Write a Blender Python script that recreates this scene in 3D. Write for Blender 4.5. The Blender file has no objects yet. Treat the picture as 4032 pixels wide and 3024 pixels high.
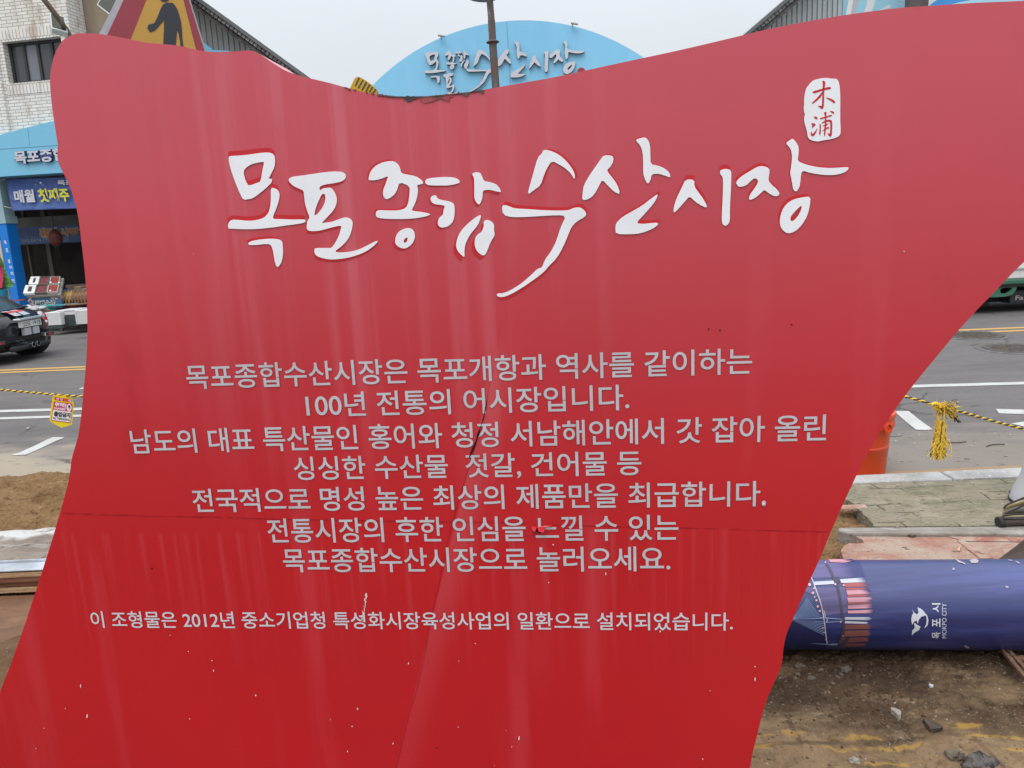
import bpy, bmesh, math, random
from math import sin, cos, pi, radians, sqrt, atan2
from mathutils import Vector, Matrix, noise
from mathutils.geometry import tessellate_polygon
random.seed(7)
scn = bpy.context.scene
col = scn.collection

# ------------------------------------------------------------------ camera
TH, RO, FPX, CH = radians(11.1), radians(2.65), 3000.0, 1.5
fw = Vector((0, cos(TH), -sin(TH))); r0 = Vector((1, 0, 0)); u0 = Vector((0, sin(TH), cos(TH)))
rt = r0*cos(RO) - u0*sin(RO); up = u0*cos(RO) + r0*sin(RO)
CAM = Vector((0, 0, CH))
cd = bpy.data.cameras.new('camera'); cam = bpy.data.objects.new('camera', cd); col.objects.link(cam)
M3 = Matrix((rt, up, -fw)).transposed()
cam.matrix_world = Matrix.Translation(CAM) @ M3.to_4x4()
cd.sensor_width = 36; cd.lens = 36*FPX/4032; cd.clip_start = 0.05; cd.clip_end = 2000
scn.camera = cam

# ------------------------------------------------------------------ sky, sun, exposure
SUN_EL, SUN_AZ = radians(58), radians(200)
w = bpy.data.worlds.new('World'); scn.world = w; w.use_nodes = True
nt = w.node_tree; N = nt.nodes; L = nt.links
bg = N['Background']; bg.inputs['Strength'].default_value = 0.1
sky = N.new('ShaderNodeTexSky'); sky.sky_type = 'NISHITA'; sky.sun_disc = False
sky.sun_elevation = SUN_EL; sky.sun_rotation = SUN_AZ; sky.dust_density = 6; sky.air_density = 1.2
tc = N.new('ShaderNodeTexCoord'); sp = N.new('ShaderNodeSeparateXYZ'); L.new(tc.outputs['Generated'], sp.inputs[0])
mr = N.new('ShaderNodeMapRange'); mr.inputs[1].default_value = 0; mr.inputs[2].default_value = 1
mr.inputs[3].default_value = 7.7; mr.inputs[4].default_value = 26.5
pw = N.new('ShaderNodeMath'); pw.operation = 'POWER'; pw.use_clamp = True; pw.inputs[1].default_value = 1.9; mxz = N.new('ShaderNodeMath'); mxz.operation = 'MAXIMUM'; mxz.inputs[1].default_value = 0
L.new(sp.outputs[2], mxz.inputs[0]); L.new(mxz.outputs[0], pw.inputs[0]); L.new(pw.outputs[0], mr.inputs[0])
nz = N.new('ShaderNodeTexNoise'); nz.inputs['Scale'].default_value = 1.6; nz.inputs['Detail'].default_value = 4
L.new(tc.outputs['Generated'], nz.inputs['Vector'])
mr2 = N.new('ShaderNodeMapRange'); mr2.inputs[1].default_value = .25; mr2.inputs[2].default_value = .75
mr2.inputs[3].default_value = .93; mr2.inputs[4].default_value = 1.07; L.new(nz.outputs[0], mr2.inputs[0])
mu = N.new('ShaderNodeMath'); mu.operation = 'MULTIPLY'; L.new(mr.outputs[0], mu.inputs[0]); L.new(mr2.outputs[0], mu.inputs[1])
cloud = N.new('ShaderNodeVectorMath'); cloud.operation = 'SCALE'; cloud.inputs[0].default_value = (.915, .97, 1.03)
L.new(mu.outputs[0], cloud.inputs['Scale'])
mx = N.new('ShaderNodeMix'); mx.data_type = 'RGBA'; mx.inputs[0].default_value = .93
L.new(sky.outputs[0], mx.inputs[6]); L.new(cloud.outputs[0], mx.inputs[7]); L.new(mx.outputs[2], bg.inputs['Color'])
sd = bpy.data.lights.new('sun', 'SUN'); sd.energy = 1.15; sd.angle = radians(35); sd.color = (1, .965, .92)
so = bpy.data.objects.new('sun', sd); col.objects.link(so)
sdir = Vector((sin(SUN_AZ)*cos(SUN_EL), cos(SUN_AZ)*cos(SUN_EL), sin(SUN_EL)))
so.rotation_euler = sdir.to_track_quat('Z', 'Y').to_euler(); so.location = (0, -10, 20)
scn.view_settings.view_transform = 'Standard'; scn.view_settings.look = 'None'
scn.view_settings.exposure = 0.0; scn.view_settings.gamma = 1
try:
    scn.cycles.use_denoising = True
    scn.cycles.max_bounces = 8
except Exception: pass

# ------------------------------------------------------------------ measuring helpers
def ray(x, y): return fw + rt*((x-2016)/FPX) - up*((y-1512)/FPX)
def G(x, y, z=0.0):
    d = ray(x, y); return CAM + d*((z-CH)/d.z)
def P(x, y, Y):
    d = ray(x, y); return CAM + d*(Y/d.y)
class Plane:
    """vertical plane through p0; yaw>0 turns its right side nearer"""
    def __init__(s, p0, yaw):
        a = radians(yaw); s.p = Vector(p0); s.e = Vector((cos(a), -sin(a), 0)); s.n = Vector((-sin(a), -cos(a), 0)); s.z = Vector((0, 0, 1))
    def hit(s, x, y, off=0.0):
        d = ray(x, y); p = s.p + s.n*off
        return CAM + d*((p-CAM).dot(s.n)/d.dot(s.n))
    def uv(s, x, y, off=0.0):
        q = s.hit(x, y, off) - s.p; return (q.dot(s.e), q.z)
    def at(s, u, v, off=0.0): return s.p + s.e*u + s.z*v + s.n*off

# ------------------------------------------------------------------ materials
def pm(name, base, rough=.6, spec=.5, metal=0.0, layers=(), bump=None, coat=0.0, coat_rough=.1, trans=0.0, sheen=0.0, noise_rough=None):
    m = bpy.data.materials.new(name); m.use_nodes = True
    nt = m.node_tree; N = nt.nodes; L = nt.links; b = N['Principled BSDF']
    b.inputs['Roughness'].default_value = rough; b.inputs['Specular IOR Level'].default_value = spec
    b.inputs['Metallic'].default_value = metal; b.inputs['Coat Weight'].default_value = coat; b.inputs['Coat Roughness'].default_value = coat_rough
    b.inputs['Transmission Weight'].default_value = trans
    tc = N.new('ShaderNodeTexCoord')
    cur = None
    b.inputs['Base Color'].default_value = (*base, 1)
    for (c2, scale, lo, hi, stretch) in layers:
        mp = N.new('ShaderNodeMapping'); mp.inputs['Scale'].default_value = stretch; L.new(tc.outputs['Object'], mp.inputs[0])
        n = N.new('ShaderNodeTexNoise'); n.inputs['Scale'].default_value = scale; n.inputs['Detail'].default_value = 6; n.inputs['Roughness'].default_value = .62
        L.new(mp.outputs[0], n.inputs['Vector'])
        r = N.new('ShaderNodeMapRange'); r.inputs[1].default_value = lo; r.inputs[2].default_value = hi; L.new(n.outputs[0], r.inputs[0])
        x = N.new('ShaderNodeMix'); x.data_type = 'RGBA'; L.new(r.outputs[0], x.inputs[0])
        if cur is None: x.inputs[6].default_value = (*base, 1)
        else: L.new(cur, x.inputs[6])
        x.inputs[7].default_value = (*c2, 1); cur = x.outputs[2]
    if cur is not None: L.new(cur, b.inputs['Base Color'])
    if bump:
        n = N.new('ShaderNodeTexNoise'); n.inputs['Scale'].default_value = bump[0]; n.inputs['Detail'].default_value = 6
        L.new(tc.outputs['Object'], n.inputs['Vector'])
        bp = N.new('ShaderNodeBump'); bp.inputs['Strength'].default_value = bump[1]; bp.inputs['Distance'].default_value = bump[2] if len(bump) > 2 else .02
        L.new(n.outputs[0], bp.inputs['Height']); L.new(bp.outputs[0], b.inputs['Normal'])
    return m
ONE = (1, 1, 1)
def mnodes(m): return m.node_tree.nodes, m.node_tree.links, m.node_tree.nodes['Principled BSDF']
def base_out(m):
    N, L, b = mnodes(m); return b.inputs['Base Color'].links[0].from_socket
def mixin(m, fac, c2):
    """lay colour c2 over the material's colour where fac (a socket) is 1"""
    N, L, b = mnodes(m); x = N.new('ShaderNodeMix'); x.data_type = 'RGBA'; L.new(fac, x.inputs[0])
    if b.inputs['Base Color'].links: L.new(base_out(m), x.inputs[6])
    else: x.inputs[6].default_value = b.inputs['Base Color'].default_value
    x.inputs[7].default_value = (*c2, 1); L.new(x.outputs[2], b.inputs['Base Color'])
def MATH(m, op, a, b2=None, clamp=False):
    N, L, _ = mnodes(m); n = N.new('ShaderNodeMath'); n.operation = op; n.use_clamp = clamp
    for i, v in enumerate((a, b2)):
        if v is None: continue
        if isinstance(v, (int, float)): n.inputs[i].default_value = v
        else: L.new(v, n.inputs[i])
    return n.outputs[0]
def RANGE(m, v, a, b, c=0.0, d=1.0, smooth=True):
    N, L, _ = mnodes(m); r = N.new('ShaderNodeMapRange'); r.interpolation_type = 'SMOOTHSTEP' if smooth else 'LINEAR'
    L.new(v, r.inputs[0])
    for i, q in enumerate((a, b, c, d)): r.inputs[i+1].default_value = q
    return r.outputs[0]
def COORD(m, kind='Object'):
    N, L, _ = mnodes(m)
    if kind == 'World':
        g = N.new('ShaderNodeNewGeometry'); o = g.outputs['Position']
    else:
        t = N.new('ShaderNodeTexCoord'); o = t.outputs[kind]
    s = N.new('ShaderNodeSeparateXYZ'); L.new(o, s.inputs[0]); return o, s.outputs
def NOISE(m, vec, scale, stretch=ONE, detail=5):
    N, L, _ = mnodes(m); mp = N.new('ShaderNodeMapping'); mp.inputs['Scale'].default_value = stretch; L.new(vec, mp.inputs[0])
    n = N.new('ShaderNodeTexNoise'); n.inputs['Scale'].default_value = scale; n.inputs['Detail'].default_value = detail; L.new(mp.outputs[0], n.inputs['Vector'])
    return n.outputs[0]

# ------------------------------------------------------------------ mesh helpers
class MB:
    def __init__(s): s.v = []; s.f = []
    def add(s, vs, fs):
        k = len(s.v); s.v += [Vector(q) for q in vs]; s.f += [tuple(i+k for i in f) for f in fs]; return s
    def box(s, a, b):
        x0, y0, z0 = a; x1, y1, z1 = b
        return s.add([(x0,y0,z0),(x1,y0,z0),(x1,y1,z0),(x0,y1,z0),(x0,y0,z1),(x1,y0,z1),(x1,y1,z1),(x0,y1,z1)],
            [(3,2,1,0),(4,5,6,7),(0,1,5,4),(1,2,6,5),(2,3,7,6),(3,0,4,7)])
    def obox(s, o, ex, ey, ez):
        """box from corner o along three edge vectors"""
        o = Vector(o); ex = Vector(ex); ey = Vector(ey); ez = Vector(ez)
        return s.add([o, o+ex, o+ex+ey, o+ey, o+ez, o+ex+ez, o+ex+ey+ez, o+ey+ez],
            [(3,2,1,0),(4,5,6,7),(0,1,5,4),(1,2,6,5),(2,3,7,6),(3,0,4,7)])
    def tube(s, pts, r, n=10, caps=True):
        pts = [Vector(p) for p in pts]; rs = r if isinstance(r, (list, tuple)) else [r]*len(pts); k = len(s.v); a = None
        for i, p in enumerate(pts):
            t = (pts[min(i+1, len(pts)-1)] - pts[max(i-1, 0)]).normalized()
            if a is None: a = t.orthogonal().normalized()
            a = (a - t*a.dot(t)).normalized(); b = t.cross(a)
            for j in range(n): s.v.append(p + (a*cos(2*pi*j/n) + b*sin(2*pi*j/n))*rs[i])
        for i in range(len(pts)-1):
            for j in range(n):
                s.f.append((k+i*n+j, k+i*n+(j+1)%n, k+(i+1)*n+(j+1)%n, k+(i+1)*n+j))
        if caps:
            s.f.append(tuple(k+j for j in reversed(range(n)))); s.f.append(tuple(k+(len(pts)-1)*n+j for j in range(n)))
        return s
    def lathe(s, c, prof, n=32, ax=None):
        c = Vector(c); k = len(s.v); Z = Vector(ax).normalized() if ax else Vector((0,0,1)); X = Z.orthogonal().normalized(); Y = Z.cross(X)
        for (r, z) in prof:
            for j in range(n): s.v.append(c + Z*z + (X*cos(2*pi*j/n) + Y*sin(2*pi*j/n))*max(r, 1e-4))
        for i in range(len(prof)-1):
            for j in range(n): s.f.append((k+i*n+j, k+i*n+(j+1)%n, k+(i+1)*n+(j+1)%n, k+(i+1)*n+j))
        return s
    def prism(s, loops, nrm, th, back=True):
        """loops: outer + holes as 3-D points on a plane; front at the points, extruded to -nrm*th"""
        nrm = Vector(nrm); loops = [[Vector(p) for p in l] for l in loops]
        tri = tessellate_polygon(loops); flat = [p for l in loops for p in l]; k = len(s.v); n = len(flat)
        s.v += flat; 
        if th: s.v += [p - nrm*th for p in flat]
        for t in tri:
            a, b, c = (flat[i] for i in t)
            t = tuple(t) if (b-a).cross(c-a).dot(nrm) > 0 else tuple(reversed(t))
            s.f.append(tuple(k+i for i in t))
            if th and back: s.f.append(tuple(k+n+i for i in reversed(t)))
        if th:
            q = 0
            for l in loops:
                m = len(l)
                for i in range(m):
                    j = (i+1) % m; s.f.append((k+q+i, k+n+q+i, k+n+q+j, k+q+j))
                q += m
        return s
    def grid(s, fn, nu, nv):
        k = len(s.v)
        for j in range(nv+1):
            for i in range(nu+1): s.v.append(Vector(fn(i/nu, j/nv)))
        for j in range(nv):
            for i in range(nu):
                a = k+j*(nu+1)+i; s.f.append((a, a+1, a+nu+2, a+nu+1))
        return s
    def ico(s, c, r, sub=2, jit=.0, sc=ONE, rot=None):
        bm = bmesh.new(); bmesh.ops.create_icosphere(bm, subdivisions=sub, radius=1)
        off = Vector((random.random()*50, random.random()*50, random.random()*50)); R = rot or Matrix.Identity(3)
        vs = []
        for v in bm.verts:
            q = v.co*(1 + jit*noise.noise(v.co*1.7+off)*2)
            q = Vector((q.x*sc[0], q.y*sc[1], q.z*sc[2]))*r; vs.append(Vector(c) + R @ q)
        fs = [tuple(v.index for v in f.verts) for f in bm.faces]; bm.free(); return s.add(vs, fs)
    def build(s, name, mat, parent=None, origin=None, smooth=False, bevel=0.0, fix=True, bseg=2):
        me = bpy.data.meshes.new(name)
        o = bpy.data.objects.new(name, me); col.objects.link(o)
        base = Vector((0,0,0))
        if parent is not None:
            q = parent
            while q is not None: base += q.location; q = q.parent
        org = Vector(origin) if origin is not None else (base if parent is not None else Vector((0,0,0)))
        me.from_pydata([tuple(v-org) for v in s.v], [], s.f); me.update()
        if parent is not None: o.parent = parent
        o.location = org - base
        if fix:
            bm = bmesh.new(); bm.from_mesh(me); bmesh.ops.remove_doubles(bm, verts=bm.verts, dist=1e-6)
            bmesh.ops.recalc_face_normals(bm, faces=bm.faces); bm.to_mesh(me); bm.free()
        if mat: me.materials.append(mat)
        if smooth:
            for p in me.polygons: p.use_smooth = True
            if smooth != 'all':
                bm = bmesh.new(); bm.from_mesh(me)
                for e in bm.edges:
                    if len(e.link_faces) == 2 and e.calc_face_angle(0) > radians(38): e.smooth = False
                bm.to_mesh(me); bm.free()
        if bevel:
            b = o.modifiers.new('bevel', 'BEVEL'); b.width = bevel; b.segments = bseg; b.limit_method = 'ANGLE'; b.angle_limit = radians(40)
        return o
def tag(o, label, cat, group=None):
    o['label'] = label; o['category'] = cat
    if group: o['group'] = group
    return o
def struct(o, kind='structure'): o['kind'] = kind; return o
def thing(name, label, cat, loc, group=None):
    o = bpy.data.objects.new(name, None); col.objects.link(o); o.location = loc; o.empty_display_size = .1
    return tag(o, label, cat, group)
def chaikin(pts, it=1):
    for _ in range(it):
        q = []
        for i in range(len(pts)):
            a, b = pts[i], pts[(i+1) % len(pts)]
            q += [(a[0]*.75+b[0]*.25, a[1]*.75+b[1]*.25), (a[0]*.25+b[0]*.75, a[1]*.25+b[1]*.75)]
        pts = q
    return pts
def text_raw(body, bold=0.0, spacing=1.0):
    c = bpy.data.curves.new('tmp', 'FONT'); c.body = body; c.offset = bold; c.resolution_u = 4; c.space_character = spacing
    o = bpy.data.objects.new('tmp', c); col.objects.link(o); bpy.context.view_layer.update()
    me = bpy.data.meshes.new_from_object(o.evaluated_get(bpy.context.evaluated_depsgraph_get()))
    vs = [v.co.copy() for v in me.vertices]; fs = [tuple(p.vertices) for p in me.polygons]
    bpy.data.objects.remove(o); bpy.data.curves.remove(c); bpy.data.meshes.remove(me)
    return vs, fs
def text(mb, body, fn, u0, u1, v0, v1, bold=0.0, spacing=1.0, th=0.0, nrm=None):
    """text mapped so that its bounding box fills u0..u1, v0..v1; fn(u,v) gives the 3-D point"""
    vs, fs = text_raw(body, bold, spacing)
    xs = [v.x for v in vs]; ys = [v.y for v in vs]; a, b, c, d = min(xs), max(xs), min(ys), max(ys)
    pts = [Vector(fn(u0+(v.x-a)/(b-a)*(u1-u0), v0+(v.y-c)/(d-c)*(v1-v0))) for v in vs]
    mb.add(pts, fs)
    if th:
        k = len(pts); cnt = {}
        for f in fs:
            for i in range(len(f)):
                e = (f[i], f[(i+1) % len(f)]); cnt[tuple(sorted(e))] = cnt.get(tuple(sorted(e)), []) + [e]
        rim = [e[0] for e in cnt.values() if len(e) == 1]
        back = [p - Vector(nrm)*th for p in pts]
        mb.add(pts + back, [(a_, a_+k, b_+k, b_) for a_, b_ in rim])
    return mb
def line_at(p, q, x):
    t = (x-p.x)/(q.x-p.x); return p + (q-p)*t

# ================================================================== the setting
# ---- road
asph = pm('asphalt', (.125,.112,.110), .85, .3, layers=[((.152,.138,.134), 3.0, .4, .7, (1,2,1)), ((.095,.085,.084), .7, .5, .75, (1, 2.5, 1)), ((.145,.132,.129), 1.0, .5, .7, (.12, 2.2, 1)), ((.18,.165,.158), 60, .58, .75, ONE), ((.07,.063,.061), 38, .62, .76, ONE)], bump=(140, .25, .01))
o, S = COORD(asph, 'World')
lx = MATH(asph, 'MULTIPLY', S[0], .1); yy = MATH(asph, 'ADD', S[1], lx)          # pale dust swept along the near kerb
n1 = NOISE(asph, o, 2.2, (1, 2.2, 1), 7); yy = MATH(asph, 'ADD', yy, MATH(asph, 'MULTIPLY', MATH(asph, 'SUBTRACT', n1, .5), 1.5))
left = RANGE(asph, S[0], -1.0, -2.6)
mixin(asph, MATH(asph, 'MULTIPLY', RANGE(asph, yy, 5.9, 5.0), MATH(asph, 'ADD', MATH(asph, 'MULTIPLY', left, .55), .38)), (.33,.275,.215))
N_, L_, b_ = mnodes(asph); vd = N_.new('ShaderNodeTexNoise'); vd.inputs['Scale'].default_value = 1.3; vd.inputs['Detail'].default_value = 5; L_.new(o, vd.inputs['Vector']); va_ = N_.new('ShaderNodeVectorMath'); va_.operation = 'MULTIPLY_ADD'; L_.new(vd.outputs['Color'], va_.inputs[0]); va_.inputs[1].default_value = (1.1,1.1,0); L_.new(o, va_.inputs[2])
vo = N_.new('ShaderNodeTexVoronoi'); vo.feature = 'DISTANCE_TO_EDGE'; vo.inputs['Scale'].default_value = .42; L_.new(va_.outputs[0], vo.inputs['Vector'])
mixin(asph, MATH(asph, 'MULTIPLY', MATH(asph, 'MULTIPLY', RANGE(asph, vo.outputs['Distance'], .012, .004), RANGE(asph, NOISE(asph, o, .5), .48, .58)), .7), (.05,.045,.043))
n2 = NOISE(asph, o, 7, (1, 3, 1), 6)
mixin(asph, MATH(asph, 'MULTIPLY', RANGE(asph, n2, .62, .72), RANGE(asph, S[1], 7.5, 5.5)), (.05,.042,.035))
g = MB(); g.grid(lambda u, v: (-60+120*u, 4.1+12.0*v, 0), 24, 6)
struct(g.build('road', asph))
dirt_far = pm('plain_ground', (.16,.14,.115), .95, .2, layers=[((.1,.085,.07), .5, .4, .7, ONE)])
g = MB(); g.grid(lambda u, v: (-600+1200*u, -600+1200*v, -.16), 4, 4); struct(g.build('ground', dirt_far))
pav_far = pm('paving_far', (.24,.22,.2), .9, .3, layers=[((.17,.16,.15), 2, .4, .7, ONE)])
g = MB(); g.box((-60, 16.0, -.05), (60, 60, .13)); struct(g.build('pavement', pav_far))

# ---- painted lines: sheets 4 mm above the road
ypaint = pm('yellow_paint', (.52,.31,.10), .7, .3, layers=[((.3,.2,.1), 25, .58, .72, ONE)])
wpaint = pm('white_paint', (.50,.50,.48), .8, .3, layers=[((.2,.195,.19), 22, .56, .68, (1, 2, 1)), ((.42,.41,.39), 3, .4, .6, ONE)])
def stripe(a, b, x0, x1, wd, mat, z=.004, nseg=40):
    A = line_at(a, b, x0); B = line_at(a, b, x1); d = (B-A).normalized(); n = Vector((-d.y, d.x, 0))*wd/2
    g = MB(); g.grid(lambda u, v: A+(B-A)*u + n*(2*v-1) + n*.07*noise.noise(Vector((u*160, v*9, wd*50))) + Vector((0,0,z)), nseg*6, 1)
    return struct(g.build('road_marking', mat))
stripe(G(0,1459), G(4032,1290.5), -40, 40, .125, ypaint); stripe(G(0,1468.5), G(4032,1302), -40, 40, .115, ypaint)
stripe(G(0,1620), G(4032,1510), -9, 9, .115, wpaint); stripe(G(0,1649), G(320,1638), -9, -3.1, .095, wpaint)
def patch(px, mat, z=.004):
    pts = [G(x, y, z) for x, y in px]; g = MB(); g.prism([pts], (0,0,1), 0); return struct(g.build('road_marking', mat))
c4 = lambda l: [(x/3.017, 1450+y/3.017) for x, y in l]
c8 = lambda l: [(3400+x/1.8434, 1000+y/1.8434) for x, y in l]
patch(c4([(135,1030),(160,1018),(215,1008),(400,925),(560,845),(630,818),(765,818),(742,835),(690,852),(610,888),(480,950),(360,1005),(300,1026),(200,1032)]), wpaint)
patch(c8([(220,1140),(328,1140),(400,1198),(502,1272),(450,1278),(380,1274),(310,1218)]), wpaint)
patch(c8([(960,1124),(1165,1130),(1165,1162),(985,1156)]), wpaint); patch(c8([(1070,1230),(1165,1216),(1300,1205),(1300,1240),(1165,1252)]), wpaint)
patch(c4([(940,238),(990,225),(990,246),(950,248)]), wpaint); patch(c4([(312,712),(330,702),(350,706),(322,717)]), wpaint)

# ---- manhole covers
iron = pm('cast_iron', (.075,.065,.06), .6, .5, metal=.3, layers=[((.17,.12,.08), 18, .45, .62, ONE), ((.04,.037,.035), 40, .5, .65, ONE)], bump=(60, .6))
tarp_patch = pm('fresh_asphalt_patch', (.10,.097,.098), .9, .3, layers=[((.16,.155,.15), 12, .45, .65, ONE)])
for (px, py, r, lab) in ((3829, 1321, .34, 'worn iron manhole cover touching the yellow centre line'), (4010, 1373, .34, 'iron manhole cover inside a patched asphalt ring')):
    c = G(px, py, 0); mh = thing('manhole_cover', lab, 'manhole cover', c, 'manhole covers in the road')
    g = MB(); g.lathe(c, [(r+.09, .0005), (r+.085, .006), (r+.01, .007), (r+.01, .002)], 40); g.build('surround', tarp_patch, mh)
    g = MB(); g.lathe(c, [(r, .001), (r, .009), (r-.03, .009), (r-.035, .006), (r-.06, .006), (r-.065, .009), (.0, .009)], 40)
    for k in range(-4, 5):
        hw = sqrt(max(.01, (r-.08)**2-(k*.055)**2)); g.box((c.x-hw, c.y+k*.055-.012, .0085), (c.x+hw, c.y+k*.055+.012, .0125))
    g.build('lid', iron, mh)

# ---- muddy building-site ground (near)
mud = pm('mud', (.092,.056,.031), .88, .2, layers=[((.21,.14,.078), 2.6, .44, .60, (1,1.6,1)), ((.30,.215,.13), 1.9, .54, .66, (1,2.1,1)), ((.048,.028,.016), 3.4, .48, .62, (1,1.2,1)), ((.026,.017,.011), 15, .57, .72, ONE), ((.3,.23,.15), 48, .65, .72, ONE)], bump=(34, .7, .03))
o, S = COORD(mud, 'World')
mixin(mud, MATH(mud, 'MULTIPLY', RANGE(mud, S[0], -.4, -1.3), .8), (.115,.058,.028))
N_, L_, b_ = mnodes(mud); wn_ = N_.new('ShaderNodeTexNoise'); wn_.inputs['Scale'].default_value = 4.0; wn_.inputs['Detail'].default_value = 5; L_.new(o, wn_.inputs['Vector']); wv = N_.new('ShaderNodeVectorMath'); wv.operation = 'MULTIPLY_ADD'; L_.new(wn_.outputs['Color'], wv.inputs[0]); wv.inputs[1].default_value = (.09,.07,0); L_.new(o, wv.inputs[2])
br = N_.new('ShaderNodeTexBrick'); L_.new(wv.outputs[0], br.inputs['Vector']); br.inputs['Scale'].default_value = 1; br.inputs['Brick Width'].default_value = .34; br.inputs['Row Height'].default_value = .17; br.inputs['Mortar Size'].default_value = .012; br.inputs['Mortar Smooth'].default_value = .6
soil = MATH(mud, 'ADD', NOISE(mud, o, 2.3, (1,1.3,1), 6), MATH(mud, 'MULTIPLY', RANGE(mud, S[1], 1.98, 2.25), .17))      # loose soil lying over the slabs, thicker near the pipe
slabm = RANGE(mud, soil, .60, .48); rgt = RANGE(mud, S[0], .3, .5)
mixin(mud, MATH(mud, 'MULTIPLY', MATH(mud, 'MULTIPLY', slabm, rgt), .78), (.25,.165,.09))
mixin(mud, MATH(mud, 'MULTIPLY', RANGE(mud, NOISE(mud, o, 26, ONE, 6), .50, .66), .45), (.12,.08,.046))
mixin(mud, MATH(mud, 'MULTIPLY', MATH(mud, 'MULTIPLY', RANGE(mud, soil, .58, .70), rgt), .75), (.052,.031,.019))
mixin(mud, MATH(mud, 'MULTIPLY', MATH(mud, 'MULTIPLY', br.outputs['Fac'], rgt), MATH(mud, 'MULTIPLY', RANGE(mud, NOISE(mud, o, 3.0), .42, .60), .6)), (.05,.031,.019))
mixin(mud, MATH(mud, 'MULTIPLY', RANGE(mud, NOISE(mud, o, 90, ONE, 4), .62, .72), .6), (.34,.26,.17))
wig = MATH(mud, 'MULTIPLY', MATH(mud, 'SUBTRACT', NOISE(mud, o, 3.1, (1, .4, 1), 4), .5), .17)
for y0, wd, thr in ((2.035, .017, .47), (1.985, .011, .49), (1.925, .009, .54)):     # worn yellow paint lines
    dy = MATH(mud, 'ABSOLUTE', MATH(mud, 'SUBTRACT', MATH(mud, 'ADD', S[1], wig), y0))
    f = MATH(mud, 'MULTIPLY', RANGE(mud, dy, wd, wd*.45), RANGE(mud, NOISE(mud, o, 7.0, (1, 2.0, 1), 5), thr, thr+.09))
    mixin(mud, MATH(mud, 'MULTIPLY', f, .62), (.40,.235,.05))
def mudz(x, y):
    v = Vector((x, y, 0))
    z = .028*noise.noise(v*1.6) + .016*noise.noise(v*4.3+Vector((9,0,0))) + .009*noise.noise(v*11) + .005*noise.noise(v*27)
    z += .006*max(0, noise.noise(v*19+Vector((3,3,0))))
    return z*.8 - .02
def clods(x, y):
    v = Vector((x, y, 0)); k = max(0, min(1, .5+1.6*noise.noise(v*1.5+Vector((4,1,0)))))
    return mudz(x, y)+k*(.010*max(0, noise.noise(v*24))+.008*max(0, noise.noise(v*47+Vector((5,0,0))))+.005*max(0, noise.noise(v*85)))
for x0, x1, nx, y0, y1, ny, fn_ in ((-3.4, .30, 150, .9, 4.1, 130, mudz), (.30, 2.5, 400, .9, 1.35, 50, mudz), (.30, 2.5, 440, 1.35, 2.75, 300, clods), (.30, 2.5, 200, 2.75, 4.1, 60, mudz), (2.5, 4.2, 60, .9, 4.1, 100, mudz)):
    g = MB(); g.grid(lambda u, v: ((lambda x, y: (x, y, fn_(x, y)))(x0+(x1-x0)*u, y0+(y1-y0)*v)), nx, ny); struct(g.build('mud_ground', mud, smooth='all', fix=False))
g = MB(); g.grid(lambda u, v: ((lambda x, y: (x, y, -.10+.02*noise.noise(Vector((x*.7, y*.7, 0)))))(-14+28*u, -9+14.0*v)), 60, 40)
struct(g.build('earth', mud))

# ---- kerbs and broken paving on the right
granite = pm('granite', (.40,.395,.385), .75, .4, layers=[((.27,.26,.25), 3.2, .45, .68, ONE), ((.5,.49,.47), 45, .55, .7, ONE), ((.2,.17,.13), 6, .6, .72, ONE)], bump=(60, .25, .01))
conc = pm('old_concrete', (.31,.285,.25), .85, .3, layers=[((.21,.185,.155), 4, .42, .66, ONE), ((.4,.375,.34), 9, .55, .72, ONE), ((.12,.1,.08), 14, .62, .72, ONE)], bump=(40, .5, .02))
ZK = .12
ka, kb = G(3440,1868,ZK), G(3990,1842,ZK); kc, kd = G(3440,1897,ZK), G(3990,1878,ZK)
for (x0, x1) in ((1.2, 2.32), (2.33, 3.32), (3.33, 4.4), (4.41, 5.5), (5.51, 6.6)):
    A, B, D, E_ = line_at(ka, kb, x0), line_at(ka, kb, x1), line_at(kc, kd, x0), line_at(kc, kd, x1)
    g = MB(); g.prism([[D, E_, B, A]], (0,0,1), .22); struct(g.build('kerb_stone', granite, bevel=.012))
sandtan = pm('tan_dust', (.30,.20,.115), .95, .2, layers=[((.3,.21,.13), 9, .45, .65, ONE)])
A, B = line_at(ka, kb, 1.2)+Vector((0,.12,0)), line_at(ka, kb, 6)+Vector((0,.12,0)); A.z = B.z = .006
g = MB(); g.prism([[A-Vector((0,.10,0)), B-Vector((0,.10,0)), B+Vector((0,.27,0)), A+Vector((0,.24,0))]], (0,0,1), 0); struct(g.build('dust_strip', sandtan))
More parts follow.
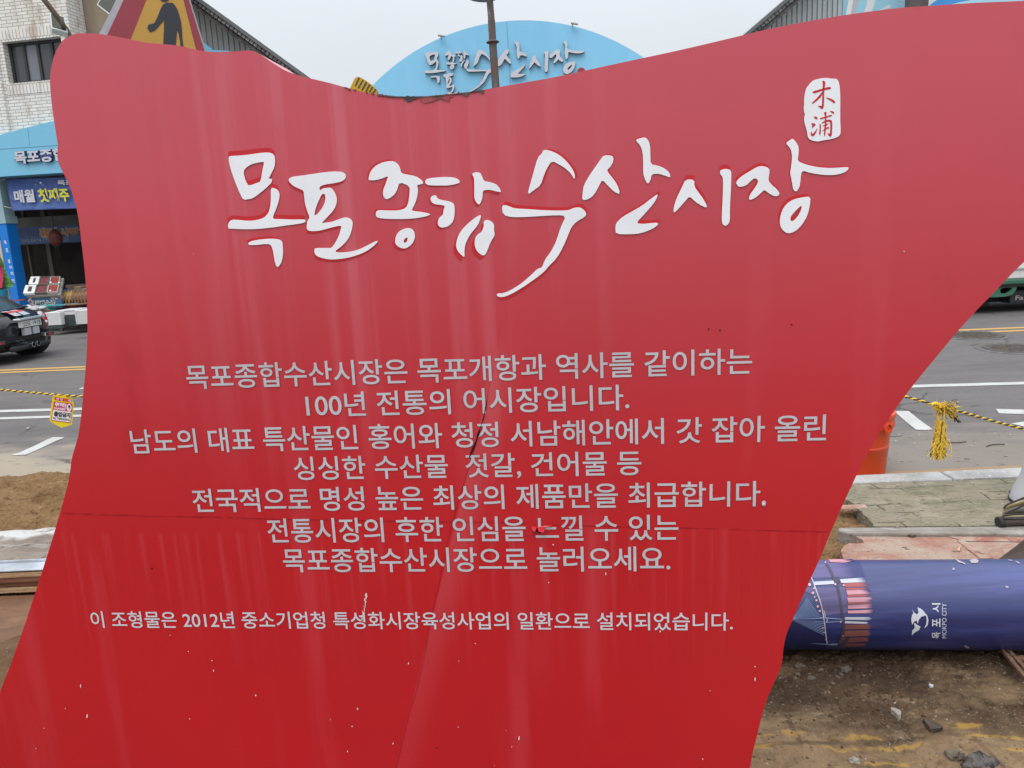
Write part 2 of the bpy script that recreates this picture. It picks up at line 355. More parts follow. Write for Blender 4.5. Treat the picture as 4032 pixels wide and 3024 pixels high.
# mossy block paving
moss = pm('mossy_paving', (.205,.185,.135), .92, .25, layers=[((.255,.215,.155), 2.4, .42, .60, (1,1.8,1)), ((.150,.155,.092), 3.6, .52, .68, (1,1.6,1)), ((.31,.265,.2), 9, .52, .66, (1,1.5,1)), ((.19,.125,.08), 11, .60, .70, ONE), ((.10,.085,.058), 16, .58, .68, (1,2,1)), ((.32,.29,.21), 26, .58, .72, ONE), ((.075,.07,.045), 20, .6, .72, (1,2,1))], bump=(45, .8, .02))
o, S = COORD(moss, 'World')
mixin(moss, MATH(moss, 'MULTIPLY', RANGE(moss, MATH(moss, 'ADD', S[0], NOISE(moss, o, 2.0)), 3.0, 3.7), .65), (.085,.13,.035))
N_, L_, b_ = mnodes(moss); br = N_.new('ShaderNodeTexBrick'); dn = N_.new('ShaderNodeTexNoise'); dn.inputs['Scale'].default_value = 5.0; dn.inputs['Detail'].default_value = 5; L_.new(o, dn.inputs['Vector']); dv = N_.new('ShaderNodeVectorMath'); dv.operation = 'MULTIPLY_ADD'; L_.new(dn.outputs['Color'], dv.inputs[0]); dv.inputs[1].default_value = (.06,.06,0); L_.new(o, dv.inputs[2]); L_.new(dv.outputs[0], br.inputs['Vector'])
br.inputs['Scale'].default_value = 1; br.inputs['Brick Width'].default_value = .225; br.inputs['Row Height'].default_value = .112; br.inputs['Mortar Size'].default_value = .0055; br.inputs['Mortar Smooth'].default_value = .3
mixin(moss, MATH(moss, 'MULTIPLY', br.outputs['Fac'], RANGE(moss, NOISE(moss, o, 5.5), .42, .56)), (.07,.062,.042))
ZP = .112
edge = [(3385,1897),(3990,1878)]
pav = [(3300,2075),(3415,2072),(3440,2073),(3437,2060),(3424,2048),(3415,2036),(3398,2026),(3395,2014),(3378,2004),(3372,1990),(3352,1978),(3338,1968),(3325,1965),(3372,1905)]
pav = [(3440,2073),(3437,2060),(3424,2048),(3415,2036),(3398,2026),(3395,2014),(3378,2004),(3372,1990),(3352,1978),(3338,1968),(3310,1960),(3340,1925),(3375,1902)]
pts = [G(x, y, ZP) for x, y in pav]
A, B = line_at(kc, kd, 6.4), G(3990, 2069, ZP)
q1 = G(3440, 2073, ZP); far = line_at(q1, B, 6.4)
pts = pts + [Vector((line_at(kc, kd, x).x, line_at(kc, kd, x).y-.004, ZP)) for x in (2.4, 3.4, 6.4)] + [far]
g = MB(); g.prism([pts], (0,0,1), .13); struct(g.build('paving', moss))
# inner kerb
i1, i2 = G(3298, 2075, .118), G(3990, 2069, .118); j1, j2 = G(3305, 2095, .118), G(3990, 2100, .118)
P0 = [i1+Vector((0,-.003,0)), j1, G(3345,2097,.118), line_at(j1, j2, 4.5), line_at(i1, i2, 4.5)+Vector((0,-.003,0))]
g = MB(); g.prism([P0], (0,0,1), .22); struct(g.build('kerb_stone', conc, bevel=.008))
# red worn paving band with a triangular paint pattern
redp = pm('worn_red_paving', (.36,.20,.15), .9, .25, layers=[((.40,.30,.235), 5, .4, .6, (1,1.8,1)), ((.43,.36,.29), 13, .52, .66, ONE), ((.30,.115,.085), 2.6, .52, .68, ONE), ((.13,.085,.06), 30, .62, .72, ONE)], bump=(55, .8, .02))
e1 = [(3350,2099),(3345,2106),(3368,2112),(3395,2125),(3402,2138),(3372,2140),(3345,2138),(3322,2150),(3310,2168),(3318,2190),(3330,2215),(3345,2260)]
pts = [G(x, y, .10) for x, y in e1]
jj = lambda x: Vector((line_at(j1, j2, x).x, line_at(j1, j2, x).y-.004, .10))
pts += [Vector((4.5, pts[-1].y, .10)), jj(4.5)]
g = MB(); g.prism([pts], (0,0,1), .16); struct(g.build('paving', redp))
redk = pm('red_paint_worn', (.31,.125,.095), .9, .3, layers=[((.38,.26,.20), 9, .46, .58, ONE), ((.36,.3,.24), 22, .52, .64, ONE), ((.17,.09,.065), 25, .6, .7, ONE)])
for tri in ([(3768,2128),(3785,2122),(3900,2187),(3915,2199),(3860,2199),(3812,2165)], [(3690,2100),(3780,2098),(4032,2104),(4200,2105),(4200,2130),(4032,2133),(3800,2130),(3740,2115)]):
    g = MB(); g.prism([[G(x, y, .103) for x, y in tri]], (0,0,1), 0); struct(g.build('paint_band', redk))

# ---- sand and concrete on the left
sand = pm('sand', (.24,.145,.07), .95, .2, layers=[((.18,.10,.045), 5, .42, .62, (1,1.5,1)), ((.33,.215,.115), 9, .55, .7, ONE), ((.10,.055,.025), 15, .57, .68, (1,1.6,1))], bump=(50, .9, .03))
def sandf(x0, x1, y0, y1, h, k):
    def fn(u, v):
        x = x0+(x1-x0)*u; y = y0+(y1-y0)*v; e = min(1, 6*v)*min(1, 5*(1-v))*min(1, 9*u)*min(1, 9*(1-u)); q = Vector((x, y, k))
        n = .5+.5*noise.noise(q*1.4); r = abs(noise.noise(q*5.0))
        return (x, y, -.05+e*(h*(.62+.45*n) - .06*r - .035*abs(noise.noise(q*14)) - .020*abs(noise.noise(q*33))))
    return fn
g = MB(); g.grid(sandf(-6.5, -1.5, 3.97, 4.90, .26, 3), 260, 90); tag(g.build('sand_pile', sand, smooth='all'), 'brown sand heaped along the dug road edge left of the red signboard', 'sand pile')
g = MB(); g.grid(sandf(1.2, 2.1, 3.0, 4.02, .17, 8), 100, 90); tag(g.build('sand_pile', sand, smooth='all'), 'small sand heap against the broken end of the mossy paving', 'sand pile')
white_conc = pm('pale_concrete', (.27,.225,.185), .88, .3, layers=[((.19,.15,.12), 3.0, .42, .62, (1,2.4,1)), ((.36,.33,.30), 6, .56, .70, (1,3,1)), ((.10,.075,.055), 17, .57, .70, ONE)], bump=(30, .8, .03))
y1, y2 = G(100,2108).y, G(100,2236,.05).y
o, S = COORD(white_conc, 'World')
mixin(white_conc, MATH(white_conc, 'MULTIPLY', RANGE(white_conc, MATH(white_conc, 'ADD', S[1], MATH(white_conc, 'MULTIPLY', NOISE(white_conc, o, 3.0), .3)), y1-.06, y1+.03), RANGE(white_conc, NOISE(white_conc, o, 9), .36, .52)), (.52,.51,.50))
def slabf(u, v):
    x = -5+3.6*u; y = y2-.05+(y1-y2+.12)*v; q = Vector((x,y,0)); return (x, y, -.02+.07*min(1, 8*v)*min(1, 8*(1-v))+.03*noise.noise(q*2.5)+.02*noise.noise(q*8))
g = MB(); g.grid(slabf, 140, 30); struct(g.build('concrete_strip', white_conc, smooth='all'))
# kerb between sand and road on the left
la, lb = G(0,1936,.05), G(270,1926,.05)
for x0, x1 in ((-7.4,-6.3), (-6.28,-5.2), (-5.18,-4.1), (-4.08,-3.1), (-3.08,-1.9)):
    A, B = line_at(la, lb, x0), line_at(la, lb, x1); d = Vector((0,.13,0))
    g = MB(); g.prism([[A, B, B+d, A+d]], (0,0,1), .2); struct(g.build('kerb_stone', conc, bevel=.01))

# ================================================================== the red signboard
SP = Plane(P(2016, 1512, 1.6), 5.7); SN = SP.n
SB = SP.at(-.2, 0); SB.z = 0
sign = thing('red_signboard', 'large red wave-edged steel signboard with white brush title and grey lettering in the foreground', 'signboard', SB)
red = pm('red_paint', (.52,.009,.016), .36, .45, layers=[((.47,.009,.017), 1.7, .4, .7, ONE)], bump=(2.2, .03, .02), coat=.4, coat_rough=.24)
o, S = COORD(red)
mixin(red, MATH(red, 'MULTIPLY', RANGE(red, S[2], .75, 2.0), .44), (.63,.15,.21))          # paler upper half: sun-bleaching plus sky reflection and glare mixed into the colour
# pale rain-washed streaks
st = NOISE(red, o, 1.0, (21, 1, .5), 6); st2 = NOISE(red, o, 1.0, (46, 1, 1.2), 4)
f1 = MATH(red, 'MULTIPLY', RANGE(red, st, .46, .70), MATH(red, 'MULTIPLY', RANGE(red, S[0], -.62, -.3), RANGE(red, S[0], .55, .1)))
f1 = MATH(red, 'MULTIPLY', f1, RANGE(red, S[2], .75, 1.75))
mixin(red, MATH(red, 'MULTIPLY', f1, .44), (.64,.18,.22))
f2 = MATH(red, 'MULTIPLY', RANGE(red, st2, .48, .72), MATH(red, 'MULTIPLY', RANGE(red, S[2], .45, .845), RANGE(red, S[2], .862, .845)))
mixin(red, MATH(red, 'MULTIPLY', f2, .16), (.62,.15,.18))
mixin(red, MATH(red, 'MULTIPLY', RANGE(red, NOISE(red, o, 1.0, (9, 1, .8), 5), .55, .75), .22), (.62,.09,.12))
mixin(red, MATH(red, 'MULTIPLY', RANGE(red, NOISE(red, o, 5.5, (1, 1, .45), 6), .66, .76), .22), (.27,.008,.014))
cA, cB = SP.hit(1985,1260)-SB, SP.hit(1560,3024)-SB                                        # sheen of the bent sheet, painted as a lighter strip right of the crack
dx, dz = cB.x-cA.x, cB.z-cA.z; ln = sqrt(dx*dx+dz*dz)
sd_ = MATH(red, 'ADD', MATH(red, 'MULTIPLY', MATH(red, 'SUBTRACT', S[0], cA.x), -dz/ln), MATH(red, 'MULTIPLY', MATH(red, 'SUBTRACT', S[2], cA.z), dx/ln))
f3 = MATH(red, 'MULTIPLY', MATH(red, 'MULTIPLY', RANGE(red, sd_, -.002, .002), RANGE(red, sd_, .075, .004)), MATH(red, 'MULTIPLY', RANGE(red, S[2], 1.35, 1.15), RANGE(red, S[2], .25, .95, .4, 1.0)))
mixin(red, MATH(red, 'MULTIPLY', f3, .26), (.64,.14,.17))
OUT = [(259,700),(235,652),(226,611),(228,576),(220,523),(212,470),(203,405),(197,329),(197,294),(206,247),(220,203),(247,159),(276,141),(306,132),(364,132),(429,139),(505,153),(576,167.5),(646,174),(699,179),(752,191),(811,202),(870,204.5),(929,202),(964,199),(993,200),(1023,213),(1064,241),(1111,271),(1146,287),(1211,306),(1300,327),(1363,345),(1427,361),(1490,373),(1553,380),(1616,382),(1680,380),(1775,371),(1851,363),(1933,348),(1996,337),(2059,326),(2161,308),(2249,290),(2376,262),(2534,228),(2700,192),(2941,135),(3061,107),(3302,63),(3543,31),(3663,23),(3844,11),(4032,3),(4300,-15),(4560,-12),(4720,40),(4780,150),(4760,290),(4640,460),(4400,690),(4150,925),(4026,1037),(3966,1097),(3905,1161),(3852,1215),(3761,1316),(3606,1504),(3536,1597),(3470,1694),(3405,1805),(3378,1860),(3322,1980),(3271,2095),(3229,2198),(3187,2290),(3117,2449),(3096,2500),(3085,2553),(3080,2602),(3064,2655),(3032,2724),(3010,2783),(2989,2863),(2965,2960),(2954,3024),(2938,3150),(2925,3290),(2920,3390),(-330,3560),(-240,3400),(-140,3130),(-60,2910),(5,2712),(38,2627),(81,2508),(130,2361),(163,2258),(201,2139),(233,2030),(262,1926),(275,1864),(282,1808),(295,1762),(308,1715),(317,1655),(325,1583),(331,1516),(338,1440),(343,1350),(344,1281),(341,1162),(331,1043),(326,1000),(312,881),(298,808),(275,735)]
def cr(pts, n=3):
    q = []
    for i in range(len(pts)):
        a, b, c, d = (Vector(pts[(i+k) % len(pts)]) for k in (-1, 0, 1, 2))
        if (c-b).length > 400: q.append(tuple(b)); continue
        for j in range(n):
            t = j/n; q.append(tuple(.5*((2*b)+(c-a)*t+(2*a-5*b+4*c-d)*t*t+(3*b-a-3*c+d)*t**3)))
    return q
loop = [SP.hit(x, y) for x, y in cr(OUT)]
for p in loop:
    if p.z < .05: p.z = .03
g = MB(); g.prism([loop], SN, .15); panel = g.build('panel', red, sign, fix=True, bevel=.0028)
steel_d = pm('dark_steel', (.09,.085,.085), .5, .5, metal=.6, layers=[((.17,.09,.05), 8, .5, .65, ONE)])
g = MB(); g.obox(SP.at(-1.35,-SP.p.z-.05,.12), SP.e*2.1, -SN*.38, (0,0,.085)); g.build('base_plate', steel_d, sign, bevel=.006)
TITLE4 = dict(
 mok_m=[[(183,215),(205,210),(300,205),(400,190),(450,185),(490,187),(515,203),(522,235),(518,290),(500,325),(480,365),(472,375),(497,376),(500,385),(495,405),(460,440),(400,490),(355,520),(325,525),(290,528),(270,490),(240,420),(210,340),(190,270)],[(292,320),(310,295),(350,270),(400,258),(438,252),(442,262),(430,310),(418,395),(395,405),(330,427),(318,412),(300,370)]],
 mok_o=[[(490,440),(520,445),(545,460),(555,490),(550,530),(535,580),(510,640),(503,668),(560,668),(640,672),(735,670),(743,680),(740,692),(700,702),(600,715),(500,730),(380,742),(280,742),(205,738),(182,738),(180,700),(205,672),(260,675),(330,682),(390,676),(440,660),(470,630),(485,590),(492,520)]],
 mok_k=[[(330,838),(360,825),(430,814),(500,810),(550,815),(573,830),(578,870),(580,920),(570,980),(550,1010),(540,1018),(525,1000),(515,950),(505,890),(490,850),(440,850),(390,856),(340,858),(326,850)]],
 po=[[(620,375),(650,360),(720,352),(800,340),(880,328),(950,322),(1010,325),(1035,345),(1035,370),(1010,395),(950,408),(880,418),(850,430),(842,445),(850,462),(862,450),(890,442),(925,440),(950,465),(970,510),(970,550),(950,600),(915,640),(870,685),(858,698),(930,690),(970,675),(1010,660),(1050,655),(1085,680),(1083,730),(1065,790),(1040,830),(1000,870),(950,905),(1000,912),(1070,905),(1130,890),(1200,855),(1255,827),(1268,826),(1262,840),(1230,870),(1180,905),(1120,930),(1050,950),(960,962),(900,960),(840,945),(810,925),(806,890),(815,878),(900,878),(930,880),(960,840),(985,790),(1000,740),(1005,715),(960,722),(900,738),(850,752),(800,757),(760,752),(750,735),(755,680),(775,660),(755,610),(740,560),(732,500),(730,462),(690,445),(650,425),(622,395)],[(870,484),(886,490),(888,530),(870,580),(840,620),(815,642),(806,640),(815,590),(840,530),(860,490)]],
 jo=[[(1200,375),(1210,330),(1240,290),(1290,260),(1340,248),(1385,247),(1415,270),(1430,300),(1437,335),(1480,345),(1540,355),(1580,380),(1597,402),(1590,415),(1550,420),(1560,450),(1555,500),(1540,550),(1520,590),(1510,608),(1580,615),(1640,628),(1650,636),(1620,648),(1560,660),(1480,668),(1380,668),(1300,665),(1255,655),(1252,620),(1268,602),(1340,606),(1420,606),(1470,590),(1490,550),(1498,480),(1500,430),(1425,398),(1410,450),(1390,490),(1350,520),(1325,525),(1305,500),(1305,460),(1325,410),(1345,352),(1310,370),(1260,385),(1202,388)]],
 jo_o=[[(1392,820),(1405,775),(1440,745),(1490,730),(1525,745),(1540,790),(1525,840),(1490,872),(1460,885),(1420,872),(1395,850)],[(1452,830),(1465,808),(1480,800),(1485,812),(1478,835),(1462,843)]],
 h_bar=[[(1612,390),(1625,375),(1700,365),(1780,362),(1840,370),(1868,398),(1845,412),(1780,425),(1700,425),(1635,423),(1612,410)]],
 h_low=[[(1648,515),(1665,498),(1690,495),(1697,515),(1720,528),(1790,540),(1820,555),(1826,600),(1822,660),(1805,700),(1770,725),(1730,732),(1705,715),(1702,685),(1715,655),(1740,640),(1745,600),(1757,572),(1720,565),(1680,560),(1655,545)]],
 h_a=[[(1950,340),(1975,328),(2010,330),(2025,360),(2037,392),(2070,398),(2120,410),(2150,440),(2165,475),(2130,468),(2080,455),(2040,458),(2028,470),(2028,510),(2012,555),(2000,565),(1980,545),(1967,510),(1968,460),(1968,400),(1965,365)]],
 h_l=[[(2020,635),(1985,650),(1940,685),(1890,730),(1855,780),(1838,830),(1835,870),(1850,905),(1880,935),(1898,945),(1895,900),(1900,860),(1915,820),(1945,770),(1980,730),(2005,690)]],
 h_r=[[(2035,685),(2055,673),(2085,680),(2112,705),(2110,750),(2117,785),(2095,820),(2080,850),(2065,890),(2045,932),(2020,930),(1990,905),(1972,870),(1970,820),(1985,785),(2020,762),(2030,740),(2038,715)]])
TITLE5 = dict(
 su=[[(342,127),(380,132),(430,155),(475,195),(505,235),(520,270),(517,297),(500,265),(470,235),(430,210),(390,190),(365,225),(345,270),(325,330),(295,350),(252,383),(265,330),(285,260),(310,170),(333,150)]],
 su_u=[[(108,440),(135,440),(160,450),(185,458),(260,462),(350,468),(430,470),(485,468),(510,455),(545,450),(570,465),(585,487),(575,505),(530,530),(500,560),(480,610),(450,680),(415,740),(375,778),(350,810),(300,850),(220,905),(160,940),(110,958),(82,952),(80,935),(120,935),(180,905),(230,870),(280,825),(310,795),(335,790),(350,745),(385,700),(415,640),(440,560),(470,500),(420,495),(340,500),(260,505),(170,508),(115,495)]],
 san_s=[[(680,160),(710,158),(735,165),(735,195),(718,225),(700,240),(705,255),(730,285),(758,325),(775,380),(740,365),(705,330),(673,295),(655,330),(625,385),(590,408),(560,412),(562,375),(568,330),(595,280),(630,230),(665,180)]],
 san_a=[[(863,70),(890,62),(910,57),(930,70),(942,105),(943,160),(945,210),(980,215),(1020,230),(1050,255),(1057,285),(1030,275),(990,262),(950,265),(945,295),(930,322),(915,300),(902,260),(903,200),(900,140),(885,100),(865,82)]],
 san_n=[[(988,373),(975,410),(945,450),(900,500),(862,540),(900,545),(950,540),(987,537),(985,552),(950,575),(890,598),(830,603),(750,602),(746,570),(750,540),(785,505),(840,475),(900,440),(950,400)]],
 si_s=[[(1140,295),(1190,295),(1190,335),(1215,370),(1245,410),(1265,455),(1235,445),(1195,420),(1163,388),(1140,415),(1105,455),(1073,487),(1075,450),(1090,400),(1120,340)]],
 si_i=[[(1345,238),(1375,235),(1397,245),(1398,280),(1395,360),(1390,450),(1390,530),(1375,552),(1360,556),(1345,540),(1345,480),(1350,400),(1352,320),(1350,280),(1335,265),(1335,248)]],
 ja_j=[[(1423,310),(1450,280),(1500,250),(1540,225),(1575,218),(1612,232),(1612,260),(1605,300),(1625,325),(1655,350),(1670,375),(1660,388),(1635,388),(1605,370),(1583,352),(1560,375),(1530,400),(1497,413),(1500,385),(1525,350),(1545,320),(1550,300),(1530,285),(1505,305),(1480,330),(1440,338),(1430,325)]],
 ja_a=[[(1703,92),(1725,75),(1742,63),(1762,85),(1778,115),(1775,160),(1770,190),(1800,205),(1850,220),(1920,230),(1990,230),(2055,223),(2057,238),(2030,258),(1980,270),(1920,270),(1850,260),(1800,245),(1790,260),(1785,320),(1775,350),(1760,365),(1745,350),(1738,300),(1728,260),(1735,220),(1740,170),(1735,130),(1718,105)]],
 ja_o=[[(1843,390),(1840,440),(1825,500),(1795,550),(1760,585),(1720,600),(1690,585),(1672,555),(1670,520),(1682,470),(1710,430),(1750,405),(1800,395)],[(1795,440),(1780,450),(1750,480),(1730,505),(1730,527),(1745,530),(1770,505),(1790,470)]])
TI = {k: [[(800+x/1.8433, 500+y/1.8433) for x, y in l] for l in v] for k, v in TITLE4.items()}
TI.update({k: [[(1900+x/1.4271, 500+y/1.4271) for x, y in l] for l in v] for k, v in TITLE5.items()})
SH = dict(mok_m=(-2,-19), mok_o=(-3,-17), mok_k=(-6,-9), po=(-4,9), jo=(-6,-6), jo_o=(-8,8), h_bar=(-3,4), h_low=(-8,5), h_a=(-7,9), h_l=(-11,16), h_r=(-11,15), su=(9,-5), su_u=(6,-14), san_s=(4,-5), san_a=(-3,-4), san_n=(7,-13), si_s=(2,-18), si_i=(-2,-17), ja_j=(-3,-12), ja_a=(-3,-5), ja_o=(-5,-12))
vinyl = pm('white_vinyl', (.86,.88,.93), .4, .5, layers=[((.80,.82,.87), 9, .45, .7, ONE)])
vred = pm('red_vinyl', (.54,.012,.020), .4, .5)
vgrey = pm('grey_vinyl', (.53,.53,.575), .42, .5, layers=[((.46,.45,.49), 14, .45, .7, ONE)])
vpale = pm('pale_vinyl', (.62,.60,.66), .42, .5)
a = MB(); b = MB()
for k, v in TI.items():
    loops = [chaikin(l) for l in v]
    a.prism([[SP.hit(x, y, .0022) for x, y in l] for l in loops], SN, .0010)
    ox, oy = SH[k]; sl = .066 if k == 'su_u' else 0; b.prism([[SP.hit(x+ox, y+oy+sl*(y-808), .0010) for x, y in l] for l in loops], SN, .0006)
b.build('title_shadow', vred, sign, fix=False); a.build('title_lettering', vinyl, sign, fix=False)
S6 = lambda l: [(3050+x/5.185, 280+y/5.185) for x, y in l]
seal = [(930,150),(1000,140),(1090,140),(1160,155),(1260,155),(1285,175),(1310,220),(1325,290),(1335,380),(1340,480),(1342,600),(1340,800),(1340,1000),(1345,1100),(1350,1200),(1345,1280),(1310,1330),(1250,1360),(1150,1390),(1050,1405),(940,1425),(880,1438),(800,1425),(720,1400),(680,1350),(665,1260),(655,1200),(630,1120),(605,1030),(605,950),(622,870),(605,850),(592,740),(605,680),(600,600),(610,500),(635,390),(645,350),(700,280),(770,200),(830,175)]
g = MB(); g.prism([[SP.hit(x, y, .0022) for x, y in chaikin(S6(seal))]], SN, .001); sealo = g.build('seal', vinyl, sign, fix=False)
CH_ = [[(770,415),(800,408),(900,378),(985,352),(1080,326),(1130,320),(1157,345),(1142,364),(1080,372),(1010,386),(900,420),(830,448),(790,442)],[(975,198),(1005,193),(1034,220),(1038,250),(1022,330),(1012,420),(1012,560),(1008,680),(1002,740),(975,777),(940,752),(883,710),(910,703),(955,713),(970,690),(975,560),(980,420),(985,330),(988,250)],[(985,410),(978,470),(933,540),(863,602),(792,653),(750,664),(788,618),(858,557),(918,487),(958,437)],[(1038,533),(1100,543),(1180,572),(1228,608),(1243,652),(1210,648),(1148,602),(1088,562)],
 [(1128,813),(1180,813),(1217,838),(1218,872),(1190,862),(1158,837)],[(793,923),(850,926),(882,955),(877,977),(830,967),(810,962),(825,945)],[(746,1058),(800,1063),(837,1080),(837,1106),(802,1122),(776,1163),(762,1162),(774,1110)],[(750,1218),(760,1260),(780,1283),(818,1240),(882,1148),(852,1240),(812,1312),(775,1332),(743,1307),(738,1270)],[(928,955),(1000,938),(1100,908),(1150,888),(1177,905),(1152,922),(1050,947),(970,977),(930,977)],[(1003,850),(1040,826),(1062,840),(1058,900),(1058,1000),(1058,1100),(1048,1200),(1032,1325),(1013,1328),(1013,1200),(1028,1080),(1033,950),(1028,880)],[(920,1063),(947,1080),(947,1180),(942,1270),(930,1307),(908,1280),(918,1220),(923,1130)],[(958,1050),(1030,1008),(1100,988),(1152,993),(1173,1030),(1178,1120),(1173,1230),(1168,1312),(1130,1347),(1073,1263),(1110,1278),(1133,1268),(1140,1150),(1138,1052),(1118,1024),(1050,1034),(970,1063)],[(983,1108),(1060,1083),(1102,1058),(1092,1082),(1060,1109),(990,1124)],[(1048,1165),(1080,1138),(1118,1143),(1118,1163),(1060,1180)],[(973,1215),(1020,1178),(1022,1197),(980,1218)]]
g = MB()
for c in CH_: g.prism([[SP.hit(x, y, .0030) for x, y in chaikin(S6(c))]], SN, .0006)
g.build('seal_characters', vred, sealo, fix=False)
LINES = [("목포종합수산시장은 목포개항과 역사를 같이하는", (734,1480), (2961,1418), (1389,1416), (1399,1515)),
 ("100년 전통의 어시장입니다.", (1203,1574), (2478,1601), (1788,1531), (1792,1630)),
 ("남도의 대표 특산물인 홍어와 청정 서남해안에서 갓 잡아 올린", (513,1714), (3253,1686), (762,1685), (772,1782)),
 ("싱싱한 수산물  젓갈, 건어물 등", (1156,1833), (2525,1820), (1228,1797), (1232,1894)),
 ("전국적으로 명성 높은 최상의 제품만을 최급합니다.", (762,1992), (3015,1986), (1782,1909), (1786,2006)),
 ("전통시장의 후한 인심을 느낄 수 있는", (1055,2101), (2671,2072), (1507,2036), (1511,2134)),
 ("목포종합수산시장으로 놀러오세요.", (1117,2220), (2639,2232), (1761,2154), (1766,2251)),
 ("이 조형물은 2012년 중소기업청 특성화시장육성사업의 일환으로 설치되었습니다.", (358,2432), (2885,2472), (405,2405), (413,2471))]
for i, (tx, l, r, t, b) in enumerate(LINES):
    vs, fs = text_raw(tx, .010)
    par = list(range(len(vs)))
    def root(a):
        while par[a] != a: par[a] = par[par[a]]; a = par[a]
        return a
    for f in fs:
        for q in f[1:]: par[root(q)] = root(f[0])
    comp = {}
    for f in fs: comp.setdefault(root(f[0]), []).append(f)
    cs = sorted(((min(vs[q].x for f in c for q in f), max(vs[q].x for f in c for q in f), c) for c in comp.values()), key=lambda t_: t_[0])
    words = []; end = -9
    for a_, b_, c in cs:
        if a_-end > .13: words.append([])
        words[-1] += c; end = max(end, b_)
    xs = [v.x for v in vs]; ys = [v.y for v in vs]; u0_, u1_, v0_, v1_ = SP.uv(*l)[0], SP.uv(*r)[0], SP.uv(*b)[1], SP.uv(*t)[1]
    pts = [SP.at(u0_+(v.x-min(xs))/(max(xs)-min(xs))*(u1_-u0_), v0_+(v.y-min(ys))/(max(ys)-min(ys))*(v1_-v0_), .0016) for v in vs]
    for wd in words:
        ids = sorted({q for f in wd for q in f}); m_ = {q: k for k, q in enumerate(ids)}
        g = MB(); g.add([pts[q] for q in ids], [tuple(m_[q] for q in f) for f in wd]); g.build('lettering', vgrey if i < 7 else vpale, sign, fix=False)
# crack, sheet joint, torn flaps, rust and chips
black = pm('black_gap', (.02,.006,.007), .9, .2)
darkred = pm('torn_red', (.33,.009,.014), .7, .3)
def ribbon(g, pts, wd, off=.0012, jit=.4):
    q = []
    for i in range(len(pts)-1):
        a_, b_ = Vector(pts[i]), Vector(pts[i+1]); n = max(2, int((b_-a_).length/9))
        q += [a_.lerp(b_, k/n) for k in range(n)]
    q.append(Vector(pts[-1])); L_ = []; R_ = []
    for i, p in enumerate(q):
        d = (q[min(i+1, len(q)-1)]-q[max(i-1, 0)]).normalized(); n = Vector((-d.y, d.x)); ww = wd*(.5+jit*noise.noise(Vector((p.x*.03, p.y*.03, wd))))
        ww *= min(1, i/4+.25, (len(q)-1-i)/4+.25); L_.append(SP.hit(*(p+n*ww), off)); R_.append(SP.hit(*(p-n*ww), off))
    k = len(g.v); n = len(q); g.v += L_+R_; g.f += [(k+i, k+i+1, k+n+i+1, k+n+i) for i in range(n-1)]
crack = [(1942,1450),(1930,1500),(1905,1640),(1870,1760),(1840,1860),(1800,1990),(1775,2080),(1760,2140),(1730,2290),(1700,2420),(1675,2560),(1640,2720),(1606,2830),(1592,2900),(1560,3024),(1530,3150)]
g = MB(); ribbon(g, crack, 1.7); g.build('crack', darkred, sign, fix=False)
g = MB(); ribbon(g, [(1893,1680),(1872,1745),(1846,1805)], 8, .0024); ribbon(g, [(1918,1575),(1905,1640),(1893,1680)], 3.5, .0024); g.build('crack', black, sign, fix=False)
g = MB(); ribbon(g, [(245,2021),(368,2025),(571,2032),(842,2036),(1042,2043),(1400,2050),(1744,2055),(1992,2057),(2134,2066),(2554,2077),(2717,2080),(3110,2091),(3262,2095)], 2.2, .0012, .8); g.build('panel_seam', darkred, sign, fix=False)
B2 = lambda l: [(1700+x/1.4747, 1850+y/1.4747) for x, y in l]
g = MB()
for f_, lift in (([(578,328),(610,332),(600,362),(583,350)], .012), ([(612,332),(662,336),(648,365),(622,360)], .016), ([(608,334),(660,322),(700,318),(690,332)], .006)):
    p = [SP.hit(x, y, .002 if i < 2 else lift) for i, (x, y) in enumerate(B2(f_))]; g.prism([p], SN, .001)
g.build('torn_flap', vred, sign)
g = MB(); g.prism([[SP.hit(x, y, .0019) for x, y in B2([(590,332),(655,338),(640,362),(625,372),(612,358),(596,366)])]], SN, 0); g.build('tear_hole', black, sign, fix=False)
rust = pm('rust', (.07,.06,.06), .85, .3, layers=[((.20,.09,.07), 24, .45, .62, ONE), ((.14,.135,.14), 40, .5, .66, ONE)], bump=(90, .4, .003))
def c8b(l): return [(1340+x/3.352, 280+y/3.352) for x, y in l]
def rough(pts, amp, n=4):
    q = []
    for i in range(len(pts)):
        a_, b_ = Vector(pts[i]), Vector(pts[(i+1) % len(pts)])
        for k in range(n):
            p = a_.lerp(b_, k/n); q.append((p.x+amp*noise.noise(Vector((p.x*.13, p.y*.13, 1))), p.y+amp*noise.noise(Vector((p.x*.13, p.y*.13, 7)))))
    return q
g = MB()
for f_ in ([(826,352),(870,326),(965,334),(1030,342),(985,368),(925,398),(888,404),(855,385)], [(1580,300),(1625,280),(1692,280),(1698,308),(1665,336),(1620,318)], [(50,206),(140,230),(132,250),(112,262),(95,240)], [(165,228),(215,240),(205,258),(180,262)], [(330,268),(368,274),(358,292),(342,292)], [(500,302),(560,312),(640,322),(720,336),(690,352),(640,346),(560,332)], [(1850,258),(1905,250),(1895,285),(1872,300),(1858,280)], [(415,284),(450,292),(440,304),(425,302)]):
    g.prism([[SP.hit(x, y, .0020) for x, y in rough(c8b(f_), 5)]], SN, .001)
up_, dn_ = [], []
